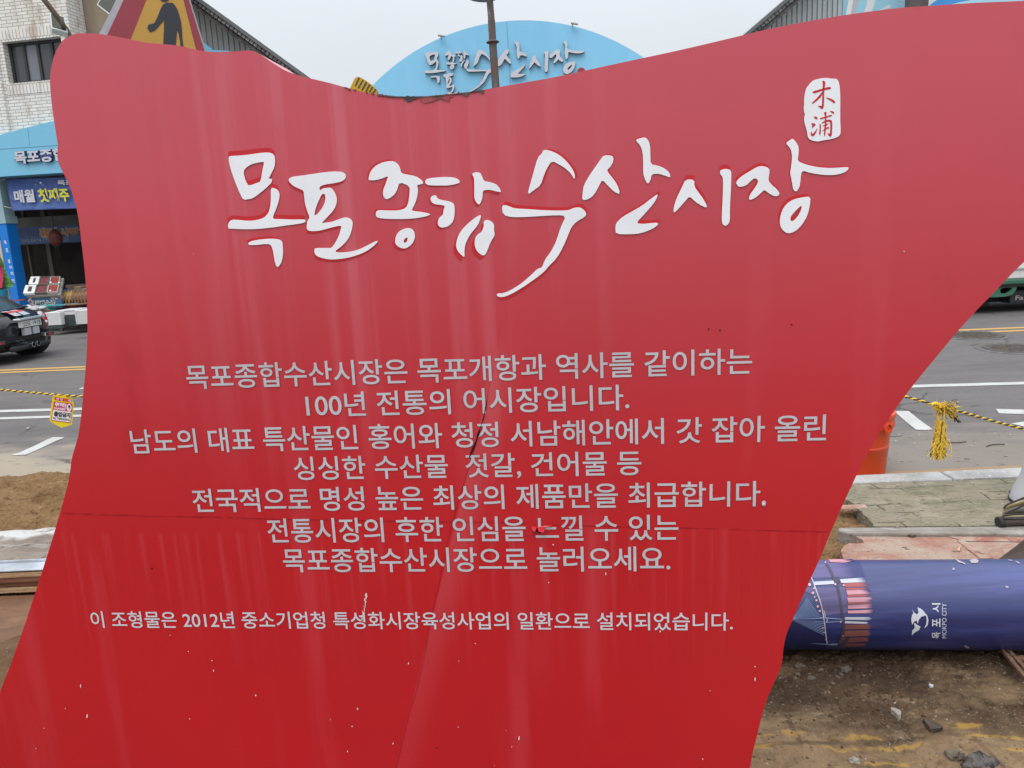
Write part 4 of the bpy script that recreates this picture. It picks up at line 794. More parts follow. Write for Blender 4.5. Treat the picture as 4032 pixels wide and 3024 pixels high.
# gravel
def gravel(name, mat, n, reg, rmin, rmax):
    g = MB()
    for _ in range(n):
        x, y = reg(); r = rmin+(rmax-rmin)*random.random()**2.2; g.ico((x, y, mudz(x, y)+r*.25), r, 1, .3, (random.uniform(.8,1.5), 1, .6), Matrix.Rotation(random.random()*6, 3, 'Z'))
    return struct(g.build(name, mat), 'stuff')
def reg1():
    p = G(random.uniform(2900,4100), 2545+530*random.random()**1.2, 0); return p.x, p.y
def reg2():
    p = G(random.gauss(3250,170), random.gauss(2615,26), 0); return p.x, p.y
def reg3():
    p = G(random.gauss(3330,260), random.gauss(2690,70), 0); return p.x, p.y
gravel('gravel', pm('brown_gravel', (.15,.11,.075), .9, .3, layers=[((.08,.055,.035), 20, .45, .65, ONE), ((.25,.2,.15), 9, .6, .7, ONE)]), 700, reg1, .0015, .006); gravel('gravel', pale, 70, reg1, .0012, .005); gravel('gravel', greys, 46, reg2, .003, .012); gravel('gravel', pm('fine_brown', (.20,.145,.095), .95, .2, layers=[((.10,.07,.045), 30, .45, .65, ONE)]), 1600, reg1, .001, .0035)
gravel('clods', pm('mud_clod', (.075,.046,.027), .95, .2, layers=[((.04,.025,.015), 30, .45, .65, ONE)]), 1100, reg3, .0012, .006)
def reg4():
    p = G(random.uniform(3300,4000), random.uniform(2085,2195), .1); return p.x, p.y
g = MB()
for _ in range(160):
    p = G(random.uniform(3330,4032), random.uniform(1900,2192), .112); r = .002+.007*random.random()**3; zt = .112 if p.y > j1.y+.01 else .10; g.ico((p.x, p.y, zt+r*.2), r, 1, .3, (1.3,1,.5))
for _ in range(70):
    p = G(random.uniform(3520,4000), random.uniform(1700,1840), 0); r = .003+.008*random.random()**3; g.ico((p.x, p.y, r*.3), r, 1, .3, (1.3,1,.5))
struct(g.build('grit', pale), 'stuff')
g = MB(); w0 = [(3768,2165),(3783,2144),(3779,2168)]; g.prism([[G(x, y, .108) for x, y in w0]], (0,0,1), .004); tag(g.build('wood_chip', pm('fresh_wood', (.55,.34,.19), .8), origin=G(3768,2165,.1)), 'pointed pale wood chip on the red paving', 'wood chip')
twig = pm('twig', (.05,.035,.025), .8)
for l, z, lab in (([(3885,1757),(3900,1752),(3930,1749),(3957,1749)], .004, 'thin curved twig on the dusty road edge'), ([(3725,1741),(3760,1743),(3805,1739)], .004, 'thin straight twig on the dusty road edge behind the tuft'), ([(3575,2105),(3590,2112),(3605,2108)], .105, 'short twig on the red paving')):
    g = MB(); g.tube(cat([G(x, y, z+.003) for x, y in l], 5), .0035, 6); tag(g.build('twig', twig, origin=G(*l[0], z)), lab, 'twig', 'twigs')
g = MB(); A, B = G(3312,2018,.095), G(3392,2018,.105); g.obox(A, Vector((.13,0,.0)), (.01,.05,0), (0,0,.02)); tag(g.build('broken_brick', redp, origin=A, bevel=.004), 'flat red brick piece on the sand at the paving edge', 'brick')

# ---- boards and metal strip on the left
ply = [pm('plywood_edge', (.42,.27,.15), .85, .3, layers=[((.27,.15,.08), 1.0, .42, .62, (1.5, 30, 90)), ((.52,.37,.23), 1.0, .52, .7, (3, 30, 120))], bump=(40, .4)), pm('plywood_dark', (.20,.085,.045), .85, .3, layers=[((.12,.05,.03), 1.0, .42, .65, (2, 30, 80)), ((.3,.15,.085), 1.0, .55, .7, (3, 30, 120))])]
by = G(100,2333,0).y; t_ = 0.0
bz = [(.0,.030,ply[0],.0),(.034,.026,ply[1],.015),(.064,.034,ply[1],.004),(.102,.026,ply[0],.0)]
zt = P(100,2256,by).z; sc = zt/.128
labs = ['bottom plywood board of the stack left of the signboard', 'second plywood board from the bottom, dark red edge', 'third board from the bottom, thick dark red edge', 'top pale plywood board of the stack left of the signboard']
for (z0, h_, m_, dy), lab in zip(bz, labs):
    g = MB(); g.grid(lambda u, v: (-4.6+3.0*u, by+dy+.004*noise.noise(Vector((u*30, z0*80, 0))), (z0+h_*v)*sc+.004*noise.noise(Vector((u*7, z0*50, 3)))), 80, 2)
    g.box((-4.6, by+dy+.006, z0*sc+.001), (-1.6, by+.10+dy, (z0+h_)*sc-.003)); tag(g.build('plywood_board', m_, origin=(-3, by, 0)), lab, 'board', 'plywood boards in the stack')
galv = pm('galvanised_sheet', (.50,.55,.62), .38, .6, .25, layers=[((.36,.38,.40), 2.4, .48, .62, ONE), ((.62,.67,.74), 1.6, .5, .6, ONE)])
q1, q2 = P(0,2254,by+.05), P(0,2222,by+.05); g = MB(); zz = zt+.004; g.box((-4.6, by+.008, zz), (-1.6, by+.095, zz+.008)); g.box((-4.6, by+.096, zz), (-1.6, by+.102, zz+.02)); tag(g.build('metal_strip', galv, origin=(-3, by, zz), bevel=.003), 'pale galvanised metal strip lying on the plywood stack', 'metal strip')
brown = pm('brown_formwork', (.17,.082,.042), .6, .4, layers=[((.10,.048,.027), 1.4, .42, .62, ONE), ((.26,.14,.075), 3.0, .55, .72, (1,1,3)), ((.04,.028,.022), 2.0, .62, .72, ONE)], bump=(26, .5))
A = G(0,2345,-.0); g = MB(); 
def fw_(u, v): 
    x = -4.6+3.2*u; y = by-.01-1.35*v; return (x, y, -.012-.02*v+.012*noise.noise(Vector((x*1.5,y*1.5,4)))+.006*noise.noise(Vector((x*7,y*7,4))))
g.grid(fw_, 120, 60); struct(g.build('mud_bank', brown, smooth='all'))

# ================================================================== across the road: left market front
FP = Plane(P(150, 690, 17.5), 11)
def fpoly(pts, off, th, mat, name, parent, **k):
    g = MB(); g.prism([[FP.hit(x, y, off) for x, y in pts]], FP.n, th); return g.build(name, mat, parent, **k)
# white brick building
def brickmat(name, bw, bh, c1, c2, mort, rotz=False):
    m = pm(name, c1, .85, .3); N, L, b = mnodes(m); t = N.new('ShaderNodeTexCoord'); mp = N.new('ShaderNodeMapping'); mp.inputs['Rotation'].default_value = (radians(90), 0, 0)
    s = N.new('ShaderNodeSeparateXYZ'); L.new(t.outputs['Object'], s.inputs[0]); cx = N.new('ShaderNodeCombineXYZ')
    ad = N.new('ShaderNodeMath'); ad.operation = 'ADD'; L.new(s.outputs[0], ad.inputs[0]); L.new(s.outputs[1], ad.inputs[1])
    L.new(ad.outputs[0], cx.inputs[0]); L.new(s.outputs[2], cx.inputs[1])
    br = N.new('ShaderNodeTexBrick'); L.new(cx.outputs[0], br.inputs['Vector']); br.inputs['Scale'].default_value = 1; br.inputs['Brick Width'].default_value = bw; br.inputs['Row Height'].default_value = bh; br.inputs['Mortar Size'].default_value = .007; br.inputs['Mortar Smooth'].default_value = .2; br.inputs['Bias'].default_value = -.2
    br.inputs['Color1'].default_value = (*c1, 1); br.inputs['Color2'].default_value = (*c2, 1); br.inputs['Mortar'].default_value = (*mort, 1); L.new(br.outputs['Color'], b.inputs['Base Color'])
    bp = N.new('ShaderNodeBump'); bp.inputs['Strength'].default_value = .6; bp.inputs['Distance'].default_value = .01; bp.invert = True; L.new(br.outputs['Fac'], bp.inputs['Height']); L.new(bp.outputs[0], b.inputs['Normal'])
    o, S = COORD(m); n = NOISE(m, o, 1.0, (3.5, 3.5, .7), 6); mixin(m, MATH(m, 'MULTIPLY', RANGE(m, n, .5, .72), .45), (.34,.25,.16))
    n = NOISE(m, o, 3.0, (1, 1, .5), 6); mixin(m, MATH(m, 'MULTIPLY', RANGE(m, n, .60, .70), .4), (.30,.16,.08)); return m
brick = brickmat('white_brick', .215, .067, (.80,.775,.72), (.70,.675,.62), (.40,.38,.345)); soldier = brickmat('soldier_brick', .067, .23, (.79,.77,.72), (.71,.69,.64), (.38,.36,.33))
dglass = pm('dark_window_glass', (.06,.065,.075), .08, .6); lglass = pm('pale_window_glass', (.17,.19,.215), .12, .6); wframe = pm('dark_window_frame', (.03,.03,.032), .5)
u_c = FP.uv(273, 100)[0]; u_w1 = FP.uv(239, 150)[0]+.18; uw0 = FP.uv(22, 250)[0]; zt_, zb_ = FP.uv(22, 166)[1]-0, FP.uv(22, 331)[1]
B0 = FP.at(u_c, 0); B0.z = .1
bb = thing('brick_building', 'white brick building with a dark four pane window above the left blue market gate', 'building', B0)
zoff = FP.p.z
def fbox(u0, u1, z0, z1, off, th, mat, name, parent, **k):
    g = MB(); g.obox(FP.at(u0, z0, off), FP.e*(u1-u0), -FP.n*th, (0,0,z1-z0)); return g.build(name, mat, parent, **k)
zlo, zhi = FP.uv(100, 690, -.2)[1]+.21, 5.6
uw1 = u_c-.25
for (a_, b_, c_, d_) in ((u_c-9, uw0-.001, zlo, zhi), (uw1+.001, u_c, zlo, zhi), (uw0, uw1, zt_+.001, zhi), (uw0, uw1, zlo, zb_-.001)): fbox(a_, b_, c_, d_, 0, .5, brick, 'wall', bb)
fbox(u_c-9, u_c-.01, zhi+.001, zhi+.35, .06, .6, pm('roof_edge', (.3,.3,.3), .8), 'cornice', bb)
fbox(uw0-.12, uw1+.12, zt_+.002, zt_+.235, .006, .05, soldier, 'lintel', bb); fbox(uw0-.06, uw1+.06, zb_-.235, zb_-.004, .012, .05, soldier, 'sill', bb)
fbox(u_c-9, uw0-.13, zlo, zt_+.22, .05, .049, brick, 'pilaster', bb)
wn = fbox(uw0+.002, uw1-.002, zb_+.002, zb_+.05, -.14, .06, wframe, 'window', bb)
fbox(uw0+.002, uw1-.002, zt_-.06, zt_-.003, -.14, .06, wframe, 'frame', wn); wd_ = (uw1-uw0)
for k in range(5):
    x_ = uw0+.002+(wd_-.064)*k/4; fbox(x_, x_+.06, zb_+.051, zt_-.061, -.14+.004*(k % 2), .06, wframe, 'frame', wn)
    if k < 4: fbox(x_+.061, x_+(wd_-.064)/4-.001, zb_+.052, zt_-.062, -.17, .012, lglass if k == 1 else dglass, 'pane', wn)
fbox(uw0, uw1, zb_, zt_, -.35, .02, pm('room_dark', (.03,.03,.03), .9), 'backing', wn)
# tan old concrete building behind
tanc = pm('tan_stained_concrete', (.29,.235,.17), .9, .25, layers=[((.20,.16,.12), 1.0, .42, .62, (1.5,1.5,.5)), ((.38,.32,.25), 1.5, .55, .72, (1.4,1.4,.6)), ((.12,.10,.085), 1.2, .62, .75, (3,3,.4))], bump=(12, .3))
tb = thing('concrete_building', 'tan stained concrete building standing behind the corner of the white brick building', 'building', FP.at(u_c+2, -zoff+.1, -1))
fbox(u_c-9, u_c+1.35, zlo, 7.5, -.52, 1.2, tanc, 'wall', tb); fbox(u_c-9, u_c+1.4, 7.51, 7.8, -.45, 1.3, tanc, 'roof_slab', tb)
g = MB(); p = FP.hit(318,62,-.46); q = FP.hit(330,140,-.46); g.tube([p, q], .045, 10); g.tube([p, p+Vector((.0,0,.28))], .06, 10); g.build('drain_pipe', pm('white_pipe', (.6,.6,.6), .5), tb, smooth=True)
# blue gate
blueg = pm('sky_blue_panel', (.20,.53,.73), .45, .5, layers=[((.185,.50,.70), 1.2, .4, .7, (1,1,.4))]); strongb = pm('strong_blue_panel', (.006,.21,.70), .4, .5, layers=[((.006,.17,.60), 2, .4, .7, ONE)]); paleb = pm('pale_blue_metal', (.36,.50,.54), .4, .5, layers=[((.28,.41,.46), 1.5, .4, .65, (1,1,.5))]); seamd = pm('panel_joint', (.09,.22,.31), .6)
gate = thing('market_gate', 'left sky blue market gate, arched fascia with raised lettering on a strong blue pillar', 'gate', FP.at(.6, -zoff, .3))
fas = fpoly([(-640,725),(-640,690),(-420,610),(-200,565),(0,531),(110,501),(217,475),(330,458),(450,450),(570,450),(700,462),(830,490),(900,540),(900,640),(250,679.5),(0,695.5)], .35, .5, blueg, 'fascia', gate)
g = MB(); A, B = FP.hit(0,589,.352), FP.hit(222,574,.352); d = B-A; A = A-d*1.5; B = B+d*1.8; g.obox(A, B-A, -FP.n*.004, (0,0,.012)); g.build('panel_joint', seamd, gate)
g = MB(); A, B = FP.hit(108,501,.352), FP.hit(116,574,.352); g.obox(A, B-A, -FP.n*.004, FP.e*.008); g.build('panel_joint', seamd, gate)
lw, lb = pm('letter_white', (.56,.58,.64), .4), pm('letter_navy', (.035,.06,.19), .4)
ua, ub = FP.uv(49,620,.45)[0], FP.uv(49,620,.45)[0]+ (FP.uv(203,612,.45)[0]-FP.uv(49,620,.45)[0])*8/3*1.0
va, vb = FP.uv(70,645.5,.45)[1], FP.uv(70,592,.45)[1]
g = MB(); text(g, '목포종합수산시장', lambda u, v: FP.at(u, v, .412), ua, ub, va, vb, bold=.05, th=.06, nrm=FP.n); g.build('letter_side', lb, gate, fix=False)
g = MB(); text(g, '목포종합수산시장', lambda u, v: FP.at(u, v, .416), ua+.004, ub-.004, va+.004, vb-.004, bold=.036); g.build('lettering', lw, gate, fix=False)
# pillar
cz0 = -zoff
c_l, c_m = FP.uv(31,1115,.15)[0], FP.uv(63,1115,.15)[0]; zsp = FP.uv(20,880,.15)[1]; pw = c_m-c_l
pil = fbox(c_l, c_m, cz0, zsp, .15, .30, strongb, 'pillar', gate, bevel=.01)
fbox(c_l-.02, c_m+.02, zsp+.001, zsp+.16, .17, .34, paleb, 'pillar_band', gate); fbox(c_l+.004, c_m-.004, zsp+.161, FP.uv(10,694,.15)[1], .146, .292, paleb, 'pillar_top', gate)
g = MB()
for ch, (x, y) in zip('목포홍어의전', ((20.5,954.5),(27,985),(36,1029),(42,1053),(46.5,1077),(51.5,1105))):
    uu, vv = FP.uv(x, y, .153); text(g, ch, lambda u, v: FP.at(u, v, .153), uu-.036, uu+.036, vv-.043, vv+.043, bold=.02)
g.build('lettering', pm('white_letters', (.75,.78,.8), .5), pil, fix=False)
# hall behind the gate: ceiling, walls, dark inside
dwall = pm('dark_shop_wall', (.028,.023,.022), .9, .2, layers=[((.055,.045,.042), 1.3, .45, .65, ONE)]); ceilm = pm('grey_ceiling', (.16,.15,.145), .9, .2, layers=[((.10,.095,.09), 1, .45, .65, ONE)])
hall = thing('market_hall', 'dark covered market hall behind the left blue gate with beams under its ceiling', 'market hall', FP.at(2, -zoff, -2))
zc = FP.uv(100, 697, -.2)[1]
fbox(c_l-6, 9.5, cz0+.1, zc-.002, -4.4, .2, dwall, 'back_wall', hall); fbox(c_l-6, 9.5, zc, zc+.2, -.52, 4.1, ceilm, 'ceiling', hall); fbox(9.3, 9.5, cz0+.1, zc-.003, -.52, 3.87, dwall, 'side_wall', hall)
for k in range(9):
    uu = c_l+.35+k*.62; fbox(uu, uu+.09, zc-.09, zc-.003, -.53, 3.8, ceilm, 'beam', hall)
zq = FP.uv(150, 862, -1.6)[1]; fbox(c_l-3, 9, zq-.3, zq+.05, -1.62, .1, ceilm, 'lintel_beam', hall)
zq = FP.uv(150, 880, -2.2)[1]; fbox(c_l-3, 9, zq-.42, zq+.02, -2.3, .1, pm('dark_beam', (.05,.048,.047), .9), 'lintel_beam', hall)
greyp = pm('grey_post', (.12,.11,.10), .8)
for x_, w_ in ((112, .05), (187, .12), (330, .05)):
    uu = FP.uv(x_, 1050, -2.8)[0]; fbox(uu, uu+w_, cz0+.1, zc-.2, -2.85, .12, greyp, 'post', hall)
uu = FP.uv(258, 1130, -1.9)[0]; fbox(uu, uu+3.5, cz0+.1, FP.uv(258, 1134, -1.9)[1], -1.95, .6, pm('beige_counter', (.20,.17,.14), .8), 'counter', hall); fbox(uu-.02, uu+3.5, FP.uv(258,1134,-1.9)[1]+.002, FP.uv(258,1122,-1.9)[1], -1.93, .64, pm('rose_counter_top', (.24,.15,.14), .7), 'counter_top', hall)
# inner signboard
sb = thing('shop_signboard', 'dim navy shop signboard with orange characters and a phone number, hanging inside the hall', 'shop sign', FP.hit(150, 930, -1.3))
OFS = -1.3
def hb(pts, off, mat, name, parent, th=.05): return fpoly(pts, off, th, mat, name, parent)
hb([(62,898),(62,965),(430,948),(430,880)], OFS, pm('sign_navy', (.028,.05,.13), .6, layers=[((.05,.08,.19), 3, .45, .65, ONE)]), 'board', sb)
hb([(62,938),(62,963),(420,946),(420,921)], OFS+.004, pm('sign_blue_strip', (.04,.085,.2), .6), 'lower_strip', sb, .003)
g = MB()
for t_, x0, x1, y0, y1 in (('홍', 160, 192, 898, 937), ('어', 193, 222, 897, 934), ('사', 238, 270, 897, 930), ('랑', 274, 312, 896, 926)):
    (a_, b_), (c_, d_) = FP.uv(x0, y1, OFS), FP.uv(x1, y0, OFS); text(g, t_, lambda u, v: FP.at(u, v, OFS+.010), a_, c_, b_, d_, bold=.03)
g.build('orange_lettering', pm('sign_orange', (.36,.15,.03), .6), sb, fix=False); g = MB()
for t_, x0, x1, y0, y1 in (('홍', 160, 192, 898, 937), ('어', 193, 222, 897, 934), ('사', 238, 270, 897, 930), ('랑', 274, 312, 896, 926)):
    (a_, b_), (c_, d_) = FP.uv(x0, y1, OFS), FP.uv(x1, y0, OFS); text(g, t_, lambda u, v: FP.at(u, v, OFS+.006), a_-.012, c_+.012, b_-.012, d_+.012, bold=.075)
g.build('letter_outline', pm('sign_outline', (.34,.33,.32), .6), sb, fix=False); g = MB()
for t_, x0, x1, y0, y1 in (('242-0674 / H', 88, 193, 938, 955), ('331', 244, 268, 934, 949)):
    (a_, b_), (c_, d_) = FP.uv(x0, y1, OFS), FP.uv(x1, y0, OFS); text(g, t_, lambda u, v: FP.at(u, v, OFS+.010), a_, c_, b_, d_)
for t_, x0, x1, y0, y1 in (('목포홍어', 80, 138, 908, 920), ('전문점', 80, 146, 924, 934)):
    (a_, b_), (c_, d_) = FP.uv(x0, y1, OFS), FP.uv(x1, y0, OFS)
    text(g, t_, lambda u, v: FP.at(u, v, OFS+.010), a_, c_, b_, d_) if t_ == '' else None
g.build('phone_lettering', pm('sign_pale', (.26,.29,.33), .6), sb, fix=False)
# lantern
lc = FP.hit(219, 938, -.6); lan = thing('paper_lantern', 'dark red oval paper lantern hanging in front of the inner shop signboard', 'lantern', lc+Vector((0,0,.22)))
g = MB(); k_ = .145; g.lathe(lc, [(k_*sin(pi*i/16)*(1+.03*(i % 2)), -.19*cos(pi*i/16)) for i in range(17)], 24); g.build('shade', pm('lantern_red', (.14,.028,.02), .6, layers=[((.07,.015,.012), 14, .45, .65, (1,1,3))]), lan, smooth='all')
g = MB(); g.lathe(lc, [(.05,.185),(.05,.21),(0,.21)], 16); g.lathe(lc, [(.05,-.185),(.045,-.21),(0,-.21)], 16); g.tube([lc+Vector((0,0,.21)), lc+Vector((0,0,1.6))], .004, 6); g.tube([lc+Vector((.02,0,-.2)), lc+Vector((.03,0,-.42))], .006, 6); g.build('cap_and_cord', blk, lan)
# banner
ban = thing('blue_banner', 'blue cloth banner with white and yellow Korean writing tied under the left blue fascia', 'banner', FP.hit(160, 770, .1))
bt = [(22,705.6),(262,698),(560,690)]; bo = [(47,830.6),(301,821),(600,806)]
def bfn(u, v):
    i = 0 if u < .45 else 1; t = u/.45 if i == 0 else (u-.45)/.55
    a_ = Vector(bt[i]).lerp(Vector(bt[i+1]), t); b_ = Vector(bo[i]).lerp(Vector(bo[i+1]), t); p = b_.lerp(a_, v)
    return FP.hit(p.x, p.y, .10+.022*sin(9*u+3.5*v)+.018*noise.noise(Vector((u*5, v*3.2, 1)))+.01*noise.noise(Vector((u*9+v*6, v*9, 5))))
g = MB(); g.grid(bfn, 60, 24); o_ = g.build('cloth', pm('banner_blue', (.075,.13,.36), .65, .3, layers=[((.12,.19,.46), 1.0, .45, .62, (1.2,1.2,2.5)), ((.055,.09,.26), 1.6, .52, .7, (1.2,1.2,3))]), ban, smooth='all'); s_ = o_.modifiers.new('solid', 'SOLIDIFY'); s_.thickness = .004; s_.offset = -1
def btext(mat, name, items):
    g = MB()
    for t_, tl, tr_, bl, bold in items:
        def fn(u, v):
            x = tl[0]+(tr_[0]-tl[0])*u+(bl[0]-tl[0])*(1-v); y = tl[1]+(tr_[1]-tl[1])*u+(bl[1]-tl[1])*(1-v); return FP.hit(x, y, .146)
        text(g, t_, fn, 0, 1, 0, 1, bold=bold)
    g.build(name, mat, ban, fix=False)
btext(pm('banner_white', (.64,.64,.68), .6), 'white_lettering', [('매월', (51.5,749), (131,745), (60,800), .035), ('목포종합수산시장', (224,709), (470,700), (228,730), .04)])
btext(pm('banner_yellow', (.68,.64,.06), .6), 'yellow_lettering', [('첫째주', (144.5,743), (266,739.5), (156,797), .035), ('할인행사', (300,737), (450,732), (312,789), .075)][:1])
g = MB()
def star(cx, cy, r):
    g.prism([[FP.hit(cx+(r if k % 2 == 0 else r*.45)*sin(k*pi/5), cy-(r if k % 2 == 0 else r*.45)*cos(k*pi/5), .146) for k in range(10)]], FP.n, 0)
star(160, 720, 6.5)
g.build('star', pm('star_white', (.7,.7,.75), .6), ban, fix=False); g = MB(); star(169, 728, 3.5); star(140, 727.5, 3.5); star(145, 713, 2.8); g.build('star', pm('star_pale', (.32,.45,.62), .6), ban, fix=False)
g = MB(); g.tube([FP.hit(22,705.6,.12), FP.hit(2,710,.16)], .008, 6); g.tube([FP.hit(45,820,.12), FP.hit(14,812,.16)], .008, 6); g.build('tie_cord', pm('pale_cord', (.5,.5,.48), .8), ban)

# ================================================================== the stall goods
SY = 15.3
foam = pm('white_foam', (.66,.66,.65), .7, .3, layers=[((.55,.54,.53), 4, .45, .68, ONE)]); fish1 = pm('dark_red_paste', (.13,.018,.02), .5, .5, layers=[((.24,.06,.06), 22, .52, .68, ONE), ((.30,.14,.13), 46, .64, .72, ONE)]); fish2 = pm('bright_red_paste', (.28,.03,.018), .45, .5, layers=[((.17,.02,.015), 20, .45, .65, ONE), ((.40,.13,.09), 40, .63, .72, ONE)]); brownc = pm('brown_paste', (.05,.025,.025), .5, layers=[((.10,.06,.05), 24, .5, .66, ONE)])
stl = thing('market_stall', 'market stall with tilted display shelf and blue printed skirt beside the blue pillar', 'stall', Vector((P(170,1200,SY).x, SY, .13)))
sh0 = P(103,1163,SY); sh1 = P(238,1160,SY)
tl_, tr2 = P(122,1096,SY+.75), P(258,1092,SY+.75)
eu = (sh1-sh0); ev = (tl_-sh0); nn = eu.cross(ev).normalized()
g = MB(); g.obox(sh0-nn*.06, eu, ev, nn*.055); g.build('display_shelf', pm('grey_wood', (.24,.22,.20), .8, layers=[((.14,.125,.11), 5, .45, .65, ONE)]), stl, bevel=.008)
lowz = P(170,1216,SY).z
g = MB(); g.obox(Vector((sh0.x+.03, SY+.04, lowz)), (sh1.x-sh0.x-.05, 0, 0), (0,.03,0), (0,0,sh0.z-.07-lowz)); g.build('skirt', pm('skirt_blue', (.035,.10,.19), .6, layers=[((.07,.18,.30), 2.4, .45, .65, ONE)]), stl)
g = MB()
for dx in (.05, sh1.x-sh0.x-.08):
    for yy_ in (SY+.1, SY+.7): g.box((sh0.x+dx, yy_, .13), (sh0.x+dx+.04, yy_+.04, sh0.z-.08))
g.build('leg', greyp, stl)
def stext(mat, name, items, y):
    g = MB()
    for t_, x0, x1, y0, y1, bold in items: 
        a_, b_ = P(x0, y1, y), P(x1, y0, y); text(g, t_, lambda u, v: Vector((u, y, v)), a_.x, b_.x, a_.z, b_.z, bold=bold)
    g.build(name, mat, stl, fix=False)
stext(pm('skirt_letter_white', (.55,.57,.56), .6), 'letter_outline', [('목경수산', 140, 216, 1180, 1211, .10)], SY+.034); stext(tblack, 'lettering', [('목경수산', 143, 213, 1183, 1208, .0)], SY+.030); stext(pm('skirt_letter_cyan', (.22,.42,.50), .6), 'lettering', [('242-0674', 132, 196, 1166, 1174, .01)], SY+.032) if False else None
g = MB()
for cx, cy, r in ((119,1172,6),(124,1190,8),(116,1184,6),(130,1204,7),(206,1170,7),(222,1172,7),(240,1168,6),(214,1184,5)):
    for k in range(5):
        a_ = k*1.256+cx; c_ = P(cx+r*.55*cos(a_), cy+r*.55*sin(a_), SY+.032); g.lathe(c_, [(r*.0028,0),(0,.0)], 8, (0,-1,0))
g.build('flower_print', pm('flower_pink', (.52,.38,.33), .6), stl, fix=False)
trays = [((.02,.52),(.30,.98),foam,brownc,'white foam tray of brown paste, upper left on the tilted shelf'), ((-.06,.0),(.26,.47),foam,brownc,'white foam tray of brown paste, lower left on the tilted shelf'),
 ((.31,.52),(.60,.98),greyp,fish1,'tray of dark red salted seafood, upper middle of the tilted shelf'), ((.27,.02),(.61,.48),greyp,fish1,'tray of dark red salted seafood, lower middle of the tilted shelf'),
 ((.63,.52),(.92,.96),pm('tray_grey', (.36,.33,.30), .6),fish2,'tray of bright red salted seafood, upper right on the tilted shelf'), ((.62,.03),(.93,.47),pm('tray_pale', (.40,.37,.34), .6),fish2,'tray of bright red salted seafood, lower right on the tilted shelf')]
for (a_, b_), (c_, d_), m_, f_, lab in trays:
    o0 = sh0+eu*a_+ev*b_; t = thing('seafood_tray', lab, 'tray', o0, 'seafood trays on the stall shelf'); U = eu*(c_-a_); V = ev*(d_-b_); rim = .016 if m_ is not foam else .07; h_ = nn*.05
    ul, vl = U.normalized(), V.normalized()
    g = MB(); g.obox(o0, U, vl*rim, h_); g.obox(o0+V-vl*rim, U, vl*rim, h_); g.obox(o0+vl*rim, ul*rim, V-vl*rim*2, h_); g.obox(o0+U-ul*rim+vl*rim, ul*rim, V-vl*rim*2, h_); g.build('rim', m_, t, bevel=.006)
    g = MB(); p0 = o0+ul*rim+vl*rim; UU = U-ul*rim*2; VV = V-vl*rim*2; g.grid(lambda u, v: p0+UU*u+VV*v+nn*(.03+.012*noise.noise(Vector((u*6, v*6, a_*30)))), 12, 12); g.build('contents', f_, t, smooth='all')
g = MB()
for u, v in ((.70,.05),(.905,.50),(.66,.52)): 
    p = sh0+eu*u+ev*v+nn*.055; g.obox(p, eu*.05, ev*.07, nn*.01)
struct(g.build('price_card', foam), 'stuff') if False else tag(g.build('price_cards', foam, origin=sh0), 'small white price cards lying on the red seafood trays', 'price cards')
def gbox(name, lab, cat_, px, Y, dep, mat, lid=None, grp=None, bev=.01):
    """box whose front face fills px = x0,y0(top),x1,y1(bottom) at depth Y"""
    x0, y0, x1, y1 = px; a_ = P(x0, y1, Y); b_ = P(x1, y0, Y); t = thing(name, lab, cat_, Vector(((a_.x+b_.x)/2, Y, a_.z)), grp)
    hgt = b_.z-a_.z; g = MB(); g.box((a_.x, Y, a_.z), (b_.x, Y+dep, b_.z-(hgt*.2 if lid else 0))); g.build('body', mat, t, bevel=bev)
    if lid: g = MB(); g.box((a_.x-.012, Y-.012, b_.z-hgt*.2+.002), (b_.x+.012, Y+dep+.012, b_.z)); g.build('lid', lid, t, bevel=bev)
    return t
Yb = 14.6
darkc = pm('dark_green_crate', (.035,.045,.045), .6, layers=[((.06,.07,.07), 3, .45, .65, (1,1,8))])
prt = pm('printed_foam', (.60,.58,.57), .7, layers=[((.40,.34,.34), 9, .56, .64, ONE)])
gbox('foam_box', 'plain white foam box standing on the dark crate nearest the parked black car', 'foam box', (182,1229,235,1283), Yb, .45, foam, None, 'white foam boxes in front of the stall')
gbox('foam_box', 'white lidded foam box on the dark green crates, left one of the pair', 'foam box', (226,1221,263,1243), Yb+.15, .45, foam, foam, 'white foam boxes in front of the stall')
gbox('foam_box', 'white lidded foam box on the dark green crates, right one of the pair', 'foam box', (264,1219,298,1241), Yb+.15, .45, foam, foam, 'white foam boxes in front of the stall')
gbox('foam_box', 'tall white foam box with faint print beside the dark green crates', 'foam box', (300,1221,342,1278), Yb+.1, .5, prt, None, 'white foam boxes in front of the stall')
gbox('plastic_crate', 'dark green crate under the paired white foam boxes, left one', 'crate', (233,1244,266,1290), Yb+.12, .5, darkc, None, 'dark crates in front of the stall'); gbox('plastic_crate', 'dark green crate under the paired white foam boxes, right one', 'crate', (267,1242,304,1286), Yb+.12, .5, darkc, None, 'dark crates in front of the stall')
gbox('plastic_crate', 'low dark crate carrying the plain white foam box', 'crate', (186,1284,246,1298), Yb-.02, .6, darkc, None, 'dark crates in front of the stall')
woodt = pm('brown_table', (.14,.10,.06), .8, layers=[((.08,.06,.04), 5, .45, .65, ONE)])
tt = thing('goods_table', 'low brown table under plastic bags and basins in front of the stall', 'table', Vector((P(200,1225,Yb+.7).x, Yb+.7, .0)))
a_, b_ = P(92,1228,Yb+.62), P(345,1219,Yb+.62); g = MB(); g.box((a_.x, Yb+.62, a_.z-.05), (b_.x, Yb+1.3, a_.z)); g.build('top', woodt, tt, bevel=.006)
g = MB()
for x_ in (a_.x+.05, (a_.x+b_.x)/2, b_.x-.1):
    for y_ in (Yb+.66, Yb+1.22): g.box((x_, y_, 0), (x_+.05, y_+.05, a_.z-.051))
